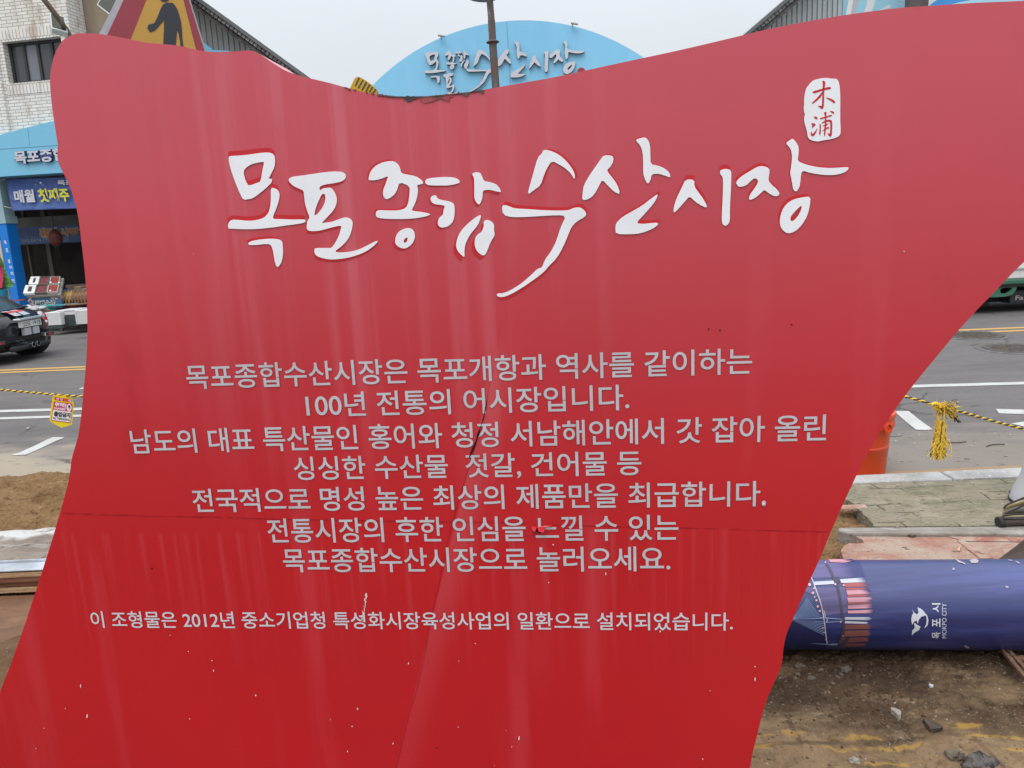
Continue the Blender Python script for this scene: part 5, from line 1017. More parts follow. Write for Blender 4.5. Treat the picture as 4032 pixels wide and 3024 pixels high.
g.build('leg', woodt, tt)
ztab = a_.z
teal = pm('teal_plastic', (.05,.42,.40), .4); maroon = pm('maroon_plastic', (.10,.02,.04), .4); tealb = pm('light_teal_plastic', (.10,.40,.50), .4); woodb = pm('basket_brown', (.28,.17,.10), .7)
for (px, m1, lab, rr_) in ((214, teal, 'wide teal plastic basin on the brown goods table', .26), (258, tealb, 'blue teal basin with a maroon side on the goods table', .24), (306, maroon, 'dark basin with a brown rim at the right end of the goods table', .24)):
    c = P(px, 1212, Yb+.95); c.z = ztab; t = thing('plastic_basin', lab, 'basin', c, 'basins on the goods table')
    g = MB(); g.lathe(c, [(0,.005),(rr_*.7,.0),(rr_*.9,.075),(rr_*.86,.075),(rr_*.66,.012),(0,.012)], 28); g.build('bowl', maroon if m1 is not teal else teal, t, smooth=True)
    g = MB(); g.lathe(c, [(rr_*.9,.076),(rr_*1.02,.082),(rr_*1.02,.105),(rr_*.88,.108),(rr_*.86,.078)], 28); g.build('rim', m1 if m1 is not maroon else woodb, t, smooth=True)
bagm = pm('white_bag', (.62,.63,.64), .5, layers=[((.40,.42,.42), 7, .5, .65, ONE)])
for px, r_ in ((104,.14),(130,.16),(152,.13),(174,.15)):
    c = P(px, 1218, Yb+.8); c.z = ztab+.03; g = MB(); g.ico((c.x, c.y, c.z+.02), r_, 3, .3, (1.3,.9,.42)); tag(g.build('plastic_bag', bagm, smooth='all', origin=c), {104:'crumpled white bag at the left end of the goods table', 130:'largest crumpled white bag on the goods table', 152:'smallest crumpled white bag on the goods table', 174:'crumpled white bag beside the teal basin'}[px], 'plastic bag', 'white bags on the goods table')
gbox('fish_tub', 'small blue tub behind the dried fish at the counter front', 'tub', (250,1140,266,1158), 16.2, .2, pm('tub_blue', (.04,.09,.25), .5), None)
gbox('carton', 'pale paper carton behind the brown dried fish', 'carton', (270,1146,292,1160), 16.25, .2, pm('carton_pale', (.42,.38,.33), .8, layers=[((.3,.26,.2), 6, .45, .65, ONE)]), None)
gbox('carton', 'brown carton on the hall floor behind the drying rack, left one', 'carton', (296,1128,318,1160), 16.6, .25, pm('carton_brown', (.24,.15,.085), .8), None)
gbox('carton', 'grey carton behind the drying rack at the signboard edge', 'carton', (319,1136,345,1160), 16.6, .25, pm('carton_grey', (.2,.2,.2), .8), None)
# dried fish
dry = [pm('dried_fish_yellow', (.38,.25,.09), .7, layers=[((.26,.15,.05), 12, .45, .65, ONE)]), pm('dried_fish_brown', (.22,.11,.045), .7, layers=[((.13,.06,.03), 12, .45, .65, ONE)])]
ds = thing('drying_rack', 'dark rack holding the dried fish to the right of the stall', 'rack', Vector((P(290,1200,Yb+1.0).x, Yb+1.1, .13)))
a_, b_ = P(236,1182,Yb+1.1), P(360,1170,Yb+1.1); zr = a_.z+.0
g = MB(); g.box((a_.x, Yb+1.1, zr-.06), (b_.x, Yb+1.9, zr)); g.build('shelf', pm('dark_shelf', (.03,.028,.026), .8), ds); g = MB(); g.box((a_.x+.1, Yb+1.12, .13), (b_.x, Yb+1.16, zr-.061)); g.build('front_board', pm('black_board', (.015,.014,.014), .8), ds)
random.seed(11)
for k in range(9):
    px = 240+k*12.5; m_ = dry[0] if k < 4 else dry[1]; p0 = P(px+8, 1164+random.uniform(-4,4), Yb+1.5); p0.z = zr+.13+random.uniform(0,.05); p1 = P(px+2, 1168, Yb+1.15); p1.z = zr+.10; p2 = P(px-5, 1186, Yb+1.03); p2.z = zr-.02; p3 = P(px-6+random.uniform(-2,2), 1192, Yb+1.0); p3.z = zr-.09-random.uniform(0,.08)
    pts = cat([p0, p1, p2, p3], 5); n = len(pts); g = MB(); g.tube(pts, [.035*max(.15, sin(pi*(.1+.85*i/(n-1))))*(1.2 if i < n*.6 else .8) for i in range(n)], 8)
    g.box((p0.x-.02, p0.y-.02, zr+.001), (p0.x+.02, p0.y+.02, p0.z)) ; tag(g.build('dried_fish', m_, smooth=True, origin=p0), 'yellow dried fish hanging over the rack edge' if k < 4 else 'brown dried fish hanging over the rack edge', 'dried fish', 'yellow dried fish on the rack' if k < 4 else 'brown dried fish on the rack')
# coloured cloths, basket, tape at the left frame edge
YF = 15.6
cl = [('yellow', (.62,.52,.05), [(-40,930),(-10,960),(8,1010),(18,1052),(6,1048),(-30,1020),(-60,990)]), ('green', (.10,.26,.06), [(0,1010),(14,1040),(18,1058),(40,1100),(57,1122),(34,1134),(10,1140),(6,1090)]), ('pink', (.60,.05,.13), [(-60,1030),(-10,1032),(6,1054),(14,1070),(12,1100),(8,1133),(-20,1138),(-70,1130)])]
fl = thing('cloth_canopy', 'yellow green and pink cloth canopy on a white pole at the left frame edge', 'canopy', P(26,1215,YF))
for k, (nm, c_, pts) in enumerate(cl):
    g = MB(); g.prism([[P(x, y, YF+.25-.12*k+.05*sin(x*.1)) for x, y in rough(pts, 3)]], (0,-1,0), .008); g.build('cloth', pm(nm+'_cloth', c_, .8, layers=[(tuple(q*.6 for q in c_), 4, .45, .65, ONE)]), fl)
g = MB(); q = P(30,1140,YF+.2); g.tube([(q.x, q.y, .13), (q.x, q.y, q.z+1.0)], .022, 10); g.build('pole', pm('white_pole', (.6,.58,.55), .5), fl)
g = MB(); q = P(0,1180,YF+.0); g.lathe((q.x, q.y, q.z), [(0,0),(.13,0),(.16,.2),(.15,.2),(.12,.02),(0,.02)], 24); g.lathe((q.x, q.y, .13), [(.10,0),(.10,q.z-.131)], 16); tag(g.build('blue_basket', pm('cyan_plastic', (.03,.27,.45), .4), smooth=True, origin=(q.x,q.y,.13)), 'cyan blue tub on a stand under the cloth canopy', 'tub')
g = MB(); A, B = P(-60,1190,14.9), P(40,1189,14.9); C_ = P(118,1180,15.5); w_ = Vector((0,0,.035)); g.prism([[A, B, B+w_, A+w_]], (0,-1,0), .002); g.prism([[B, C_, C_+w_*.6, B+w_]], (0,-1,0), .002)
tag(g.build('pink_tape', pm('pink_tape_mat', (.55,.12,.15), .5), origin=B), 'pink barrier tape stretched past the foot of the blue pillar', 'tape')

# ================================================================== floodlights over the brick wall
olive = pm('lamp_olive_glass', (.055,.055,.04), .5, .25); lrim = pm('lamp_rim', (.58,.62,.62), .5); rpipe = pm('brown_arm', (.20,.145,.10), .8, layers=[((.3,.26,.22), 8, .5, .65, ONE)])
def lamp(quad, Y, lab, arm=None):
    pts = [P(x, y, Y+dy) for x, y, dy in quad]; n = (pts[1]-pts[0]).cross(pts[3]-pts[0]).normalized()
    if n.y > 0: n = -n
    t = thing('floodlight', lab, 'floodlight', pts[0], 'floodlights on the market buildings'); g = MB(); g.prism([pts], n, .12); g.build('housing', lrim, t, bevel=.01)
    c_ = sum(pts, Vector())/4; g = MB(); g.prism([[c_+(p-c_)*.88+n*.003 for p in pts]], n, .002); g.build('glass', olive, t)
    if arm: g = MB(); g.tube([P(*q) for q in arm], .05, 10); g.build('arm', rpipe, t, smooth=True)
lamp([(196,50,.0),(253,64,.1),(267,128,-.25),(203,110,-.3)], 16.0, 'square floodlight on a brown arm at the corner of the brick building', [(120,-60,15.2),(175,0,15.4),(230,72,15.6),(262,118,15.9),(276,146,16.9)])
lamp([(380,18,.0),(410,-30,.1),(480,-10,-.2),(434,60,-.3)], 15.4, 'tilted floodlight in front of the tan wall beside the triangular sign', [(440,20,15.5),(520,90,16.4),(560,140,17.6)])
# ================================================================== triangular pedestrian warning sign
TR = Plane(P(600, 150, 3.0), -25)
ts = thing('triangle_sign', 'red bordered yellow triangular warning sign with a black pedestrian figure behind the signboard', 'warning sign', Vector((TR.p.x, TR.p.y, 0)))
def tpl(name, mat, pts, off, th): 
    g = MB(); g.prism([[TR.hit(x, y, off) for x, y in pts]], TR.n, th); return g.build(name, mat, ts)
def ex(a, b, y): return (a[0]+(b[0]-a[0])*(y-a[1])/(b[1]-a[1]), y)
Lo, Ro = ((488,0),(398,180)), ((782,0),(822,205))
apex_y = -420
Li, Ri = ((577,0),(515,155)), ((722,0),(772,195))
tpl('border', pm('sign_red', (.31,.042,.062), .45, .5, layers=[((.27,.035,.05), 4, .4, .7, ONE)]), [(640,-330),ex(*Ro,330),ex((500,0),(430,138),330)], 0, .004)
tpl('rim', pm('grey_rim', (.46,.48,.54), .5, layers=[((.38,.4,.45), 9, .45, .65, ONE)]), [(625,-345),(645,-345),ex((786,0),(826,205),335),ex((484,0),(404,140),335)], -.0045, .05)
tpl('yellow_field', pm('sign_yellow', (.53,.31,.055), .5, .5, layers=[((.48,.28,.05), 3, .4, .7, ONE)]), [ex(*Li,-160),(660,-240),ex(*Ri,-160),ex(*Ri,290),ex(*Li,290)], .002, .002)
c5b = lambda l: [(380+x/2.5136, y/2.5136) for x, y in l]
tpl('pedestrian_figure', pm('figure_black', (.028,.03,.042), .5), c5b([(690,25),(655,48),(640,75),(600,175),(570,230),(515,242),(502,280),(530,320),(580,300),(610,268),(640,232),(668,200),(668,300),(660,440),(640,640),(700,640),(730,480),(785,480),(787,420),(797,300),(812,330),(825,400),(832,455),(850,560),(880,560),(860,460),(850,380),(845,290),(838,220),(820,150),(800,90),(775,50),(755,28)]), .0035, .001)
tpl('pedestrian_head', bpy.data.materials['figure_black'], [(648+26*cos(q*pi/8), -28+36*sin(q*pi/8)) for q in range(16)], .0038, .001)
g = MB(); g.tube([(TR.p.x-.05, TR.p.y+.06, 0), (TR.p.x-.02, TR.p.y+.055, TR.p.z-.05)], .03, 12); g.box((TR.p.x-.2, TR.p.y-.12, 0), (TR.p.x+.12, TR.p.y+.24, .06)); g.build('post', steel_d, ts)
# yellow slatted plate behind the dip
FN = Plane(P(1430, 340, 2.7), 0)
fn = thing('striped_plate', 'rounded yellow plate with dark slanted slots peeping over the dip of the signboard', 'hazard plate', Vector((FN.p.x, FN.p.y, 0)))
c8l = c8b
g = MB(); g.prism([[FN.hit(x, y) for x, y in chaikin(c8l([(132,216),(175,120),(195,85),(225,72),(262,78),(340,125),(430,190),(480,235),(492,265),(486,300),(470,420),(120,420),(110,260)]))]], FN.n, .02); g.build('plate', pm('mustard_yellow', (.55,.36,.02), .5, layers=[((.42,.27,.02), 30, .5, .7, ONE)]), fn, bevel=.003)
g = MB()
for a_, b_ in (((248,85),(200,190)), ((298,112),(238,218)), ((345,140),(285,248)), ((388,172),(338,262)), ((425,202),(385,275)), ((462,235),(430,292))):
    d_ = 9; g.prism([[FN.hit(x, y, .0015) for x, y in rough(c8l([(a_[0]-d_, a_[1]), (a_[0]+d_, a_[1]+6), (b_[0]+d_, b_[1]+4), (b_[0]-d_, b_[1])]), 2)]], FN.n, .001)
g.build('slot', pm('slot_green_black', (.06,.065,.035), .7), fn, fix=False)
g = MB(); g.tube([(FN.p.x, FN.p.y+.03, 0), (FN.p.x, FN.p.y+.03, FN.p.z-.03)], .022, 12); g.build('post', steel_d, fn)

# ================================================================== the central arch
AP = Plane(P(2016, 250, 16.2), 2)
ag = thing('arch_gate', 'large sky blue arched market gate with raised brush lettering in the centre', 'gate', Vector((AP.p.x, AP.p.y, 0)))
pc = [AP.uv(x, y) for x, y in ((1471,332),(1680,174),(2059,80),(2376,142),(2537,229))]
def circ(a, b, c):
    ax, ay = a; bx, by_ = b; cx, cy = c; d = 2*(ax*(by_-cy)+bx*(cy-ay)+cx*(ay-by_))
    ux = ((ax*ax+ay*ay)*(by_-cy)+(bx*bx+by_*by_)*(cy-ay)+(cx*cx+cy*cy)*(ay-by_))/d; uy = ((ax*ax+ay*ay)*(cx-bx)+(bx*bx+by_*by_)*(ax-cx)+(cx*cx+cy*cy)*(bx-ax))/d
    return ux, uy, sqrt((ax-ux)**2+(ay-uy)**2)
cu, cv, cr_ = circ(pc[0], pc[2], pc[4])
zb0 = 4.1-AP.p.z
hw = sqrt(max(.1, cr_**2-(zb0-cv)**2)); a0 = atan2(zb0-cv, hw)
arcp = [AP.at(cu+cr_*cos(a0+(pi-2*a0)*k/60), cv+cr_*sin(a0+(pi-2*a0)*k/60)) for k in range(61)]
archm = pm('arch_blue', (.245,.60,.86), .5, .5, layers=[((.225,.57,.83), 1.0, .4, .7, (1,1,.4)), ((.27,.61,.86), 3, .5, .7, (2,2,.3))])
g = MB(); g.prism([arcp], AP.n, .35); g.build('arch_panel', archm, ag)
for sgn in (-1, 1):
    g = MB(); uu = cu+sgn*(hw-.35); g.obox(AP.at(uu-.2, -AP.p.z, -.05), AP.e*.4, -AP.n*.28, (0,0,zb0+AP.p.z-.002)); g.build('pillar', strongb, ag, bevel=.01)
g = MB(); A, B = AP.hit(1994,84,.003), AP.hit(2012,400,.003); g.obox(A, B-A, -AP.n*.005, AP.e*.012); g.build('panel_joint', pm('arch_joint', (.16,.36,.48), .6), ag)
aw, ad_ = pm('arch_letter_white', (.62,.63,.68), .45), pm('arch_letter_side', (.065,.068,.09), .5)
T6 = dict(mok_m=(592,322,672,404), mok_o=(588,374,718,455), mok_k=(622,472,682,518), po=(703,455,800,592), jo=(714,318,788,402), jo_o=(744,402,772,432), h_bar=(778,322,818,333), h_low=(794,337,824,384), h_a=(829,312,863,366), h_l=(812,372,836,418), h_r=(833,372,862,428), su=(890,308,993,412), su_u=(838,426,1012,580), san_s=(1040,307,1126,412), san_a=(1146,258,1223,366), san_n=(1122,400,1214,482), si_s=(1238,345,1309,426), si_i=(1330,318,1358,448), ja_j=(1363,308,1450,394), ja_a=(1450,252,1582,368), ja_o=(1450,382,1526,460))
ga, gb = MB(), MB()
for k, (x0, y0, x1, y1) in T6.items():
    ls = [chaikin(l) for l in TI[k]]; xs = [p[0] for l in ls for p in l]; ys = [p[1] for l in ls for p in l]; a_, b_, c_, d_ = min(xs), max(xs), min(ys), max(ys)
    mp = [[(1300+(x0+(x-a_)/(b_-a_)*(x1-x0))/1.58, (y0+(y-c_)/(d_-c_)*(y1-y0))/1.58) for x, y in l] for l in ls]
    ga.prism([[AP.hit(x, y, .065) for x, y in l] for l in mp], AP.n, .006)
    gb.prism([[AP.hit(x+.7, y+.9, .058) for x, y in l] for l in mp], AP.n, .055)
gb.build('letter_side', ad_, ag, fix=False); ga.build('lettering', aw, ag, fix=False)
g = MB(); sc_ = AP.hit(2289,282,.06); g.lathe(sc_, [(.078,-.05),(.078,0),(0,0)], 24, AP.n); g.build('red_seal', pm('seal_red', (.38,.03,.04), .5), ag)
g = MB()
for k, (x, y, dx) in enumerate(((1739,150,-4),(2252,102,6))):
    A = AP.hit(x, y+6, -.05); B = AP.hit(x+dx, y-12, .1); g.tube([A, B], .012, 8); g.tube([B-AP.e*.05, B+AP.e*.09-Vector((0,0,.03))], .022, 8)
g.build('hook_lamp', pm('hook_grey', (.35,.37,.38), .5), ag)
# rusty lamp pole in front
LPY = 14.3
rpole = pm('rusty_pole', (.13,.105,.10), .85, .3, layers=[((.26,.23,.22), 1.0, .52, .66, (6,6,1.5)), ((.16,.08,.055), 9, .52, .68, ONE)], bump=(40, .4))
pb = P(1950,335,LPY); pt_ = P(1926,0,LPY); lpole = thing('mirror_pole', 'rusty brown pole with a round mirror rising in front of the blue arch', 'pole', Vector((pb.x, LPY, 0)))
dirp = (pt_-pb).normalized(); base = pb - dirp*(pb.z/dirp.z); cl_ = P(1940,166,LPY); mid = P(1935,80,LPY)
g = MB(); g.tube([base, cl_], .068, 16); g.tube([cl_-dirp*.03, cl_-dirp*.005, cl_+dirp*.005, cl_+dirp*.03], [.07,.115,.115,.07], 16); g.tube([cl_, mid], .064, 16); g.tube([mid, pt_+dirp*.9], .058, 16); g.build('shaft', rpole, lpole, smooth=True)
g = MB(); g.tube(cat([P(1938,60,LPY-.02), P(1929,30,LPY-.05), P(1922,0,LPY-.08), P(1916,-50,LPY-.1)], 6), .03, 10); g.build('bracket', rpole, lpole, smooth=True)
mc = P(1899,-172,LPY-.2); g = MB(); g.lathe(mc, [(.665,-.05),(.66,.0),(.62,.02),(.3,.06),(0,.075)], 48, (.05,-1,-.25)); g.build('mirror_face', pm('mirror_blue', (.34,.48,.58), .15, .6, .3), lpole, smooth=True)
g = MB(); g.lathe(mc, [(.66,-.06),(.7,-.06),(.7,.03),(.66,.035),(.655,.0)], 48, (.05,-1,-.25)); g.build('mirror_rim', pm('rim_dark', (.10,.12,.14), .5), lpole)

# ================================================================== the two grey roofed halls behind
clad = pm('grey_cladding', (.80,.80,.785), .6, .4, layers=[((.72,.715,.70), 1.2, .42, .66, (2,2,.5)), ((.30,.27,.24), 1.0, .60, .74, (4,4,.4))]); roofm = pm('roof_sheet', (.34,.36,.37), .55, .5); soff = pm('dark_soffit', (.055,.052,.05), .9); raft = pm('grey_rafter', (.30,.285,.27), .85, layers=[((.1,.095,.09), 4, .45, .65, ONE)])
def hall_(name, lab, pts, Y, over, ext_):
    """gable end: pts = outline of the wall top going from the low end to the high end in px (roof line)"""
    A, B = P(*pts[0], Y-over), P(*pts[1], Y-over); d = B-A
    A2 = A-d*.22; B2 = B+d*ext_; nrm = Vector((-d.z, 0, d.x)).normalized(); nrm = nrm if nrm.z > 0 else -nrm
    t = thing(name, lab, 'building', Vector(((A.x+B.x)/2, Y, 0))); back = Vector((0, 14, 0))
    g = MB(); g.obox(A2, B2-A2, back, nrm*.045); g.build('roof', roofm, t)
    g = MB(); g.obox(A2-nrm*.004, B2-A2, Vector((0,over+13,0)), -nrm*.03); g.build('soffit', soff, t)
    wl = [Vector((p.x, Y, p.z))-nrm*.06 for p in (A2, B2)]
    g = MB(); g.prism([[Vector((wl[0].x, Y, .1)), Vector((wl[1].x, Y, .1)), wl[1], wl[0]]], (0,-1,0), .25); g.build('cladding', clad, t)
    n = 26; g = MB()
    for k in range(n):
        p = wl[0].lerp(wl[1], (k+.5)/n); g.box((p.x-.010, Y-.012, 3.0), (p.x+.010, Y-.001, p.z-.05))
    g.build('cladding_seams', pm(name+'_seam', (.30,.295,.285), .7), t)
    g = MB()
    for k in range(40):
        p = A2.lerp(B2, (k+.5)/40)-nrm*.035; g.obox(p-d.normalized()*.04+Vector((0,.03,0)), d.normalized()*.08+Vector((0,0,0)), (0,over-.04,0), -nrm*.07)
    for q in (.25, .55, .85):
        g.obox(A2-nrm*.137+Vector((0,over*q,0)), B2-A2, (0,.07,0), -nrm*.07)
    g.build('rafters', raft, t)
    g = MB(); g.obox(A2-nrm*.03-Vector((0,.02,0)), B2-A2, (0,.019,0), nrm*.08); g.build('fascia_board', pm(name+'_edge', (.14,.14,.145), .7), t)
    return t
hl = hall_('market_roof_hall', 'grey clad hall with a raftered dark eave falling rightwards to the blue arch', ((1190,295),(782,0)), 19.8, .95, .3)
hr = hall_('market_roof_hall', 'grey clad hall with a raftered dark eave falling leftwards to the blue arch', ((2944,134),(3100,0)), 19.8, .95, 2.3)
g = MB(); bq = [P(780,150,19.2), P(838,196,19.2), P(905,200,19.2), P(900,330,19.2), P(700,330,19.2)]; g.prism([bq], (0,-1,0), .15); g.build('blue_side_panel', archm, hl)
# right: white trim, wave painted fascia and steel post
fb = thing('wave_fascia', 'sky blue fascia board painted with white and blue waves at the top right', 'fascia board', P(3700,60,17.0)); FY = 17.0
def wp(name, mat, pts, off, th): g = MB(); g.prism([[P(x, y, FY-off) for x, y in pts]], (0,-1,0), th); return g.build(name, mat, fb)
z6 = lambda l: [(3300+x/3.022, y/3.022) for x, y in l]
wp('board', pm('board_blue', (.30,.58,.72), .5), [(3352,-200),(4400,-260),(4400,330),(3330,330)], 0, .3)
wavew = pm('board_white', (.68,.70,.70), .5); wp('white_trim', wavew, z6([(140,-60),(190,-60),(150,170),(130,360),(60,360),(95,170)]), .004, .01); wp('grey_trim', pm('board_grey', (.45,.45,.48), .5), z6([(192,-60),(265,-60),(205,160),(190,360),(134,360),(154,170)]), .004, .01)
wp('white_stripe', wavew, z6([(365,-60),(455,-60),(430,60),(400,135),(360,360),(270,360),(310,135),(345,50)]), .004, .01)
wp('pale_wave', wavew, z6([(470,130),(560,90),(590,60),(612,56),(628,75),(618,98),(590,104),(555,108),(500,128)]), .006, .008)
wp('blue_wave', pm('wave_blue', (.05,.29,.68), .5), z6([(1085,75),(1120,40),(1170,5),(1230,-60),(1700,-60),(1560,2),(1420,30),(1350,52),(1250,66)]), .004, .01)
wp('light_wave', pm('wave_light', (.38,.66,.78), .5), z6([(1350,52),(1440,26),(1560,4),(1720,-60),(2212,-60),(2212,30),(1800,34)]), .006, .01)
wp('white_field', wavew, z6([(1036,-60),(1200,-60),(1160,8),(1100,50),(1060,90),(1036,90)]), .003, .004)
g = MB()
for t_, x0, x1, y0, y1 in (('AG', 712, 775, -6, 18), ('o', 722, 762, 34, 68), ('o', 830, 860, -6, 20)):
    (a_, b_), (c_, d_) = z6([(x0, y1), (x1, y0)]); text(g, t_, lambda u, v: P(u, v, FY-.008), a_, c_, b_, d_, bold=.01)
g.build('lettering', pm('board_pale_letters', (.52,.68,.76), .5), fb, fix=False)
a_, b_ = P(3360,300,FY), P(4390,300,FY); g = MB(); g.box((a_.x+1.7, FY+.32, .13), (b_.x, FY+4.0, P(3700,-150,FY).z)); g.build('shop_wall', pm('pale_shop_wall', (.45,.45,.43), .8, layers=[((.36,.36,.34), 1.5, .45, .65, ONE)]), fb)
g = MB(); g.box((a_.x+1.9, FY+.30, .14), (b_.x-.8, FY+.319, 2.6)); g.build('shutter', pm('grey_shutter', (.28,.29,.30), .6, layers=[((.22,.23,.24), 1.0, .45, .6, (.2,.2,22))]), fb)
row = thing('market_row', 'long low grey market building far behind the blue arch', 'building', Vector((2, 34, .13)))
g = MB(); g.box((-14, 34, .13), (20, 42, 3.9)); g.build('wall', pm('row_wall', (.36,.35,.33), .85, layers=[((.28,.27,.25), .8, .45, .65, ONE)]), row)
g = MB(); g.box((-14.4, 33.3, 3.91), (20.4, 42.4, 4.1)); g.build('roof', roofm, row)
for k in range(9):
    g = MB(); g.box((-13+k*3.7, 33.97, .14), (-10.2+k*3.7, 33.995, 2.7)); g.build('shutter', bpy.data.materials['grey_shutter'], row)
pp = P(3614,20,16.3); g = MB(); g.box((pp.x-.165, 16.2, .13), (pp.x+.165, 16.5, pp.z+1.5)); tag(g.build('steel_post', pm('post_brown', (.085,.07,.075), .7, .4, layers=[((.13,.10,.1), 4, .45, .65, ONE)]), origin=(pp.x, 16.3, .13), bevel=.01), 'dark brown square steel post in front of the wave painted fascia at the top right', 'post')

# ================================================================== black car driving away on the far lane
paint = pm('black_car_paint', (.006,.006,.008), .25, .35, coat=.55, coat_rough=.04); cglass = pm('car_glass', (.03,.038,.045), .06, .6); soft = pm('soft_top', (.015,.015,.017), .9); chrome = pm('chrome', (.75,.78,.8), .15, .5, 1.0); rub = pm('tyre_rubber', (.018,.018,.018), .85); silver = pm('silver_stripe', (.42,.43,.46), .4); redst = pm('red_stripe', (.55,.04,.05), .4); lred = pm('lamp_red', (.45,.02,.03), .15, coat=1.0); lclear = pm('lamp_clear', (.7,.66,.66), .15); platem = pm('plate_white', (.62,.64,.62), .5); sill = pm('sill_black', (.02,.02,.02), .7)
CX, CY, CA = -7.02, 11.22, radians(178)      # rear end centre, heading
car = thing('parked_car', 'black two seat car with silver and red stripes seen from behind at the left edge', 'car', Vector((CX, CY, 0)))
cf = Vector((cos(CA), sin(CA), 0)); cs_ = Vector((-sin(CA), cos(CA), 0))          # forward, left
def cw(x, y, z): return Vector((CX, CY, 0))+cf*x+cs_*y+Vector((0,0,z*.83 if z > .31 else z*.9))
def loft(st, name, mat, parent, n=26):
    g = MB(); rings = []
    for (x, w_, zb_, zt_, e, bow) in st:
        r_ = []
        for k in range(n):
            a = 2*pi*k/n; c, s = cos(a), sin(a); yy = w_*abs(c)**e*(1 if c >= 0 else -1); zz = (zb_+zt_)/2+(zt_-zb_)/2*abs(s)**e*(1 if s >= 0 else -1)
            r_.append(cw(x+bow*(yy/.8)**2, yy*(1-.10*max(0, (zz-.6)/.5)), zz))
        k0 = len(g.v); g.v += r_; rings.append(k0)
    for a, b in zip(rings, rings[1:]):
        for k in range(n): g.f.append((a+k, a+(k+1) % n, b+(k+1) % n, b+k))
    g.f.append(tuple(rings[0]+k for k in range(n))); g.f.append(tuple(rings[-1]+k for k in range(n)))
    return g.build(name, mat, parent, smooth=True)
loft([(0.00,.60,.30,.60,.35,.30),(.03,.70,.23,.70,.32,.30),(.10,.77,.19,.80,.30,.30),(.22,.815,.18,.87,.28,.28),(.45,.835,.18,.90,.26,.15),(.9,.84,.19,.92,.26,.02),(1.8,.84,.19,.90,.26,0),(2.6,.84,.19,.90,.26,0),(3.1,.82,.2,.86,.28,-.05),(3.5,.76,.22,.76,.32,-.15),(3.68,.62,.30,.62,.36,-.25)], 'body', paint, car)
loft([(.42,.70,.86,.92,.5,.1),(.65,.72,.86,1.10,.42,.1),(.88,.70,.86,1.26,.4,.1),(1.3,.64,.86,1.35,.4,0),(1.75,.62,.86,1.36,.4,0),(2.05,.64,.86,1.25,.42,0),(2.5,.66,.86,.92,.5,0)], 'soft_top', soft, car)
loft([(.405,.58,.88,.925,.45,.1),(.62,.60,.90,1.085,.42,.1),(.85,.58,1.0,1.245,.4,.1),(.93,.54,1.1,1.27,.4,.1)], 'rear_window', cglass, car)
for x_ in (.58, 3.05):
    for sg in (-1, 1):
        c_ = cw(x_, sg*.74, .305); g = MB(); g.lathe(c_, [(.20,-.10),(.30,-.10),(.305,-.07),(.305,.07),(.295,.10),(.21,.105)], 32, cs_); wh = g.build('wheel', rub, car, smooth=True)
        g = MB(); g.lathe(c_, [(.21,sg*.06),(.2,sg*.105),(.06,sg*.085),(0,sg*.09)], 20, cs_); g.build('rim', silver, wh, smooth=True)
def cbox(x0, x1, y0, y1, z0, z1, name, mat, bev=.006, parent=None):
    g = MB(); g.obox(cw(x0, y0, z0), cf*(x1-x0), cs_*(y1-y0), (0,0,(z1-z0)*.83)); return g.build(name, mat, parent or car, bevel=bev)
cbox(.02,.10,-.44,.44,.19,.285,'diffuser',sill,.03)
pl = cbox(-.012,.04,-.225,.225,.60,.71,'licence_plate',platem,.004)
g = MB(); text(g, '22도 1918', lambda u, v: cw(-.0135, -u, v), -.20, .20, .620, .692, bold=.005); g.build('lettering', tblack, pl, fix=False)
cbox(-.045,.06,-.30,.30,.725,.765,'chrome_bar',pm('bar_silver', (.55,.62,.66), .25, .5, .6),.014)
for a_, b_ in ((-.165,-.025),(.025,.165)):
    cbox(-.006,.05,a_,b_,.46,.585,'stripe',silver,.004)
    cbox(.12,.56,a_,b_,.80,.885,'stripe',silver,.01) if False else None
g = MB()
def deck(x): # top surface height of the boot lid
    return .715+ (x-.03)*1.27 if x < .1 else (.80+(x-.1)*.58 if x < .22 else .87+(x-.22)*.13)
for a_, b_ in ((-.17,-.02),(.02,.17)):
    g.grid(lambda u, v: cw(.10+.22*u, a_+(b_-a_)*v, deck(.10+.22*u)+.004), 10, 2)
g.build('stripe', silver, car); g = MB(); g.grid(lambda u, v: cw(.19+.06*u, -.175+.35*v, deck(.19+.06*u)+.007), 6, 3); g.build('red_band', redst, car)
for sg in (-1, 1):
    c_ = cw(.30, sg*.69, .60); R_ = Matrix.Rotation(CA, 3, 'Z') @ Matrix.Rotation(sg*radians(-22), 3, 'Z')
    g = MB(); g.ico(c_, 1, 3, 0, (.083,.102,.166), R_); rl = g.build('tail_lamp', silver, car, smooth='all'); g = MB(); g.ico(cw(.288, sg*.694, .60), 1, 3, 0, (.085,.095,.155), R_); g.build('red_lens', lred, rl, smooth='all'); g = MB(); g.ico(cw(.215, sg*.675, .60), .028, 2); g.build('clear_lens', lclear, rl, smooth='all')
    y0, y1 = sg*.44, sg*.66; y0, y1 = min(y0, y1), max(y0, y1); fg = cbox(.10,.16,y0,y1,.345,.425,'fog_lamp',chrome,.012); cbox(.09,.12,y0+.02,y1-.02,.355,.415,'lens',sill,.006,fg); cbox(.082,.10,(y0+y1)/2-.04,(y0+y1)/2+.05,.37,.40,'red_lens',lred,.004,fg)
    g = MB(); g.lathe(cw(-.03, sg*.055, .265), [(.038,.1),(.042,.0),(.034,-.002),(.03,.1)], 18, cf); g.build('exhaust_tip', chrome, car, smooth=True)
g = MB(); g.tube([cw(.60,-.02,.93), cw(.62,-.02,1.02)], .006, 6); g.build('aerial', sill, car)
cbox(.50,.62,.55,.56,.9,.91,'trim',chrome,.002) if False else None
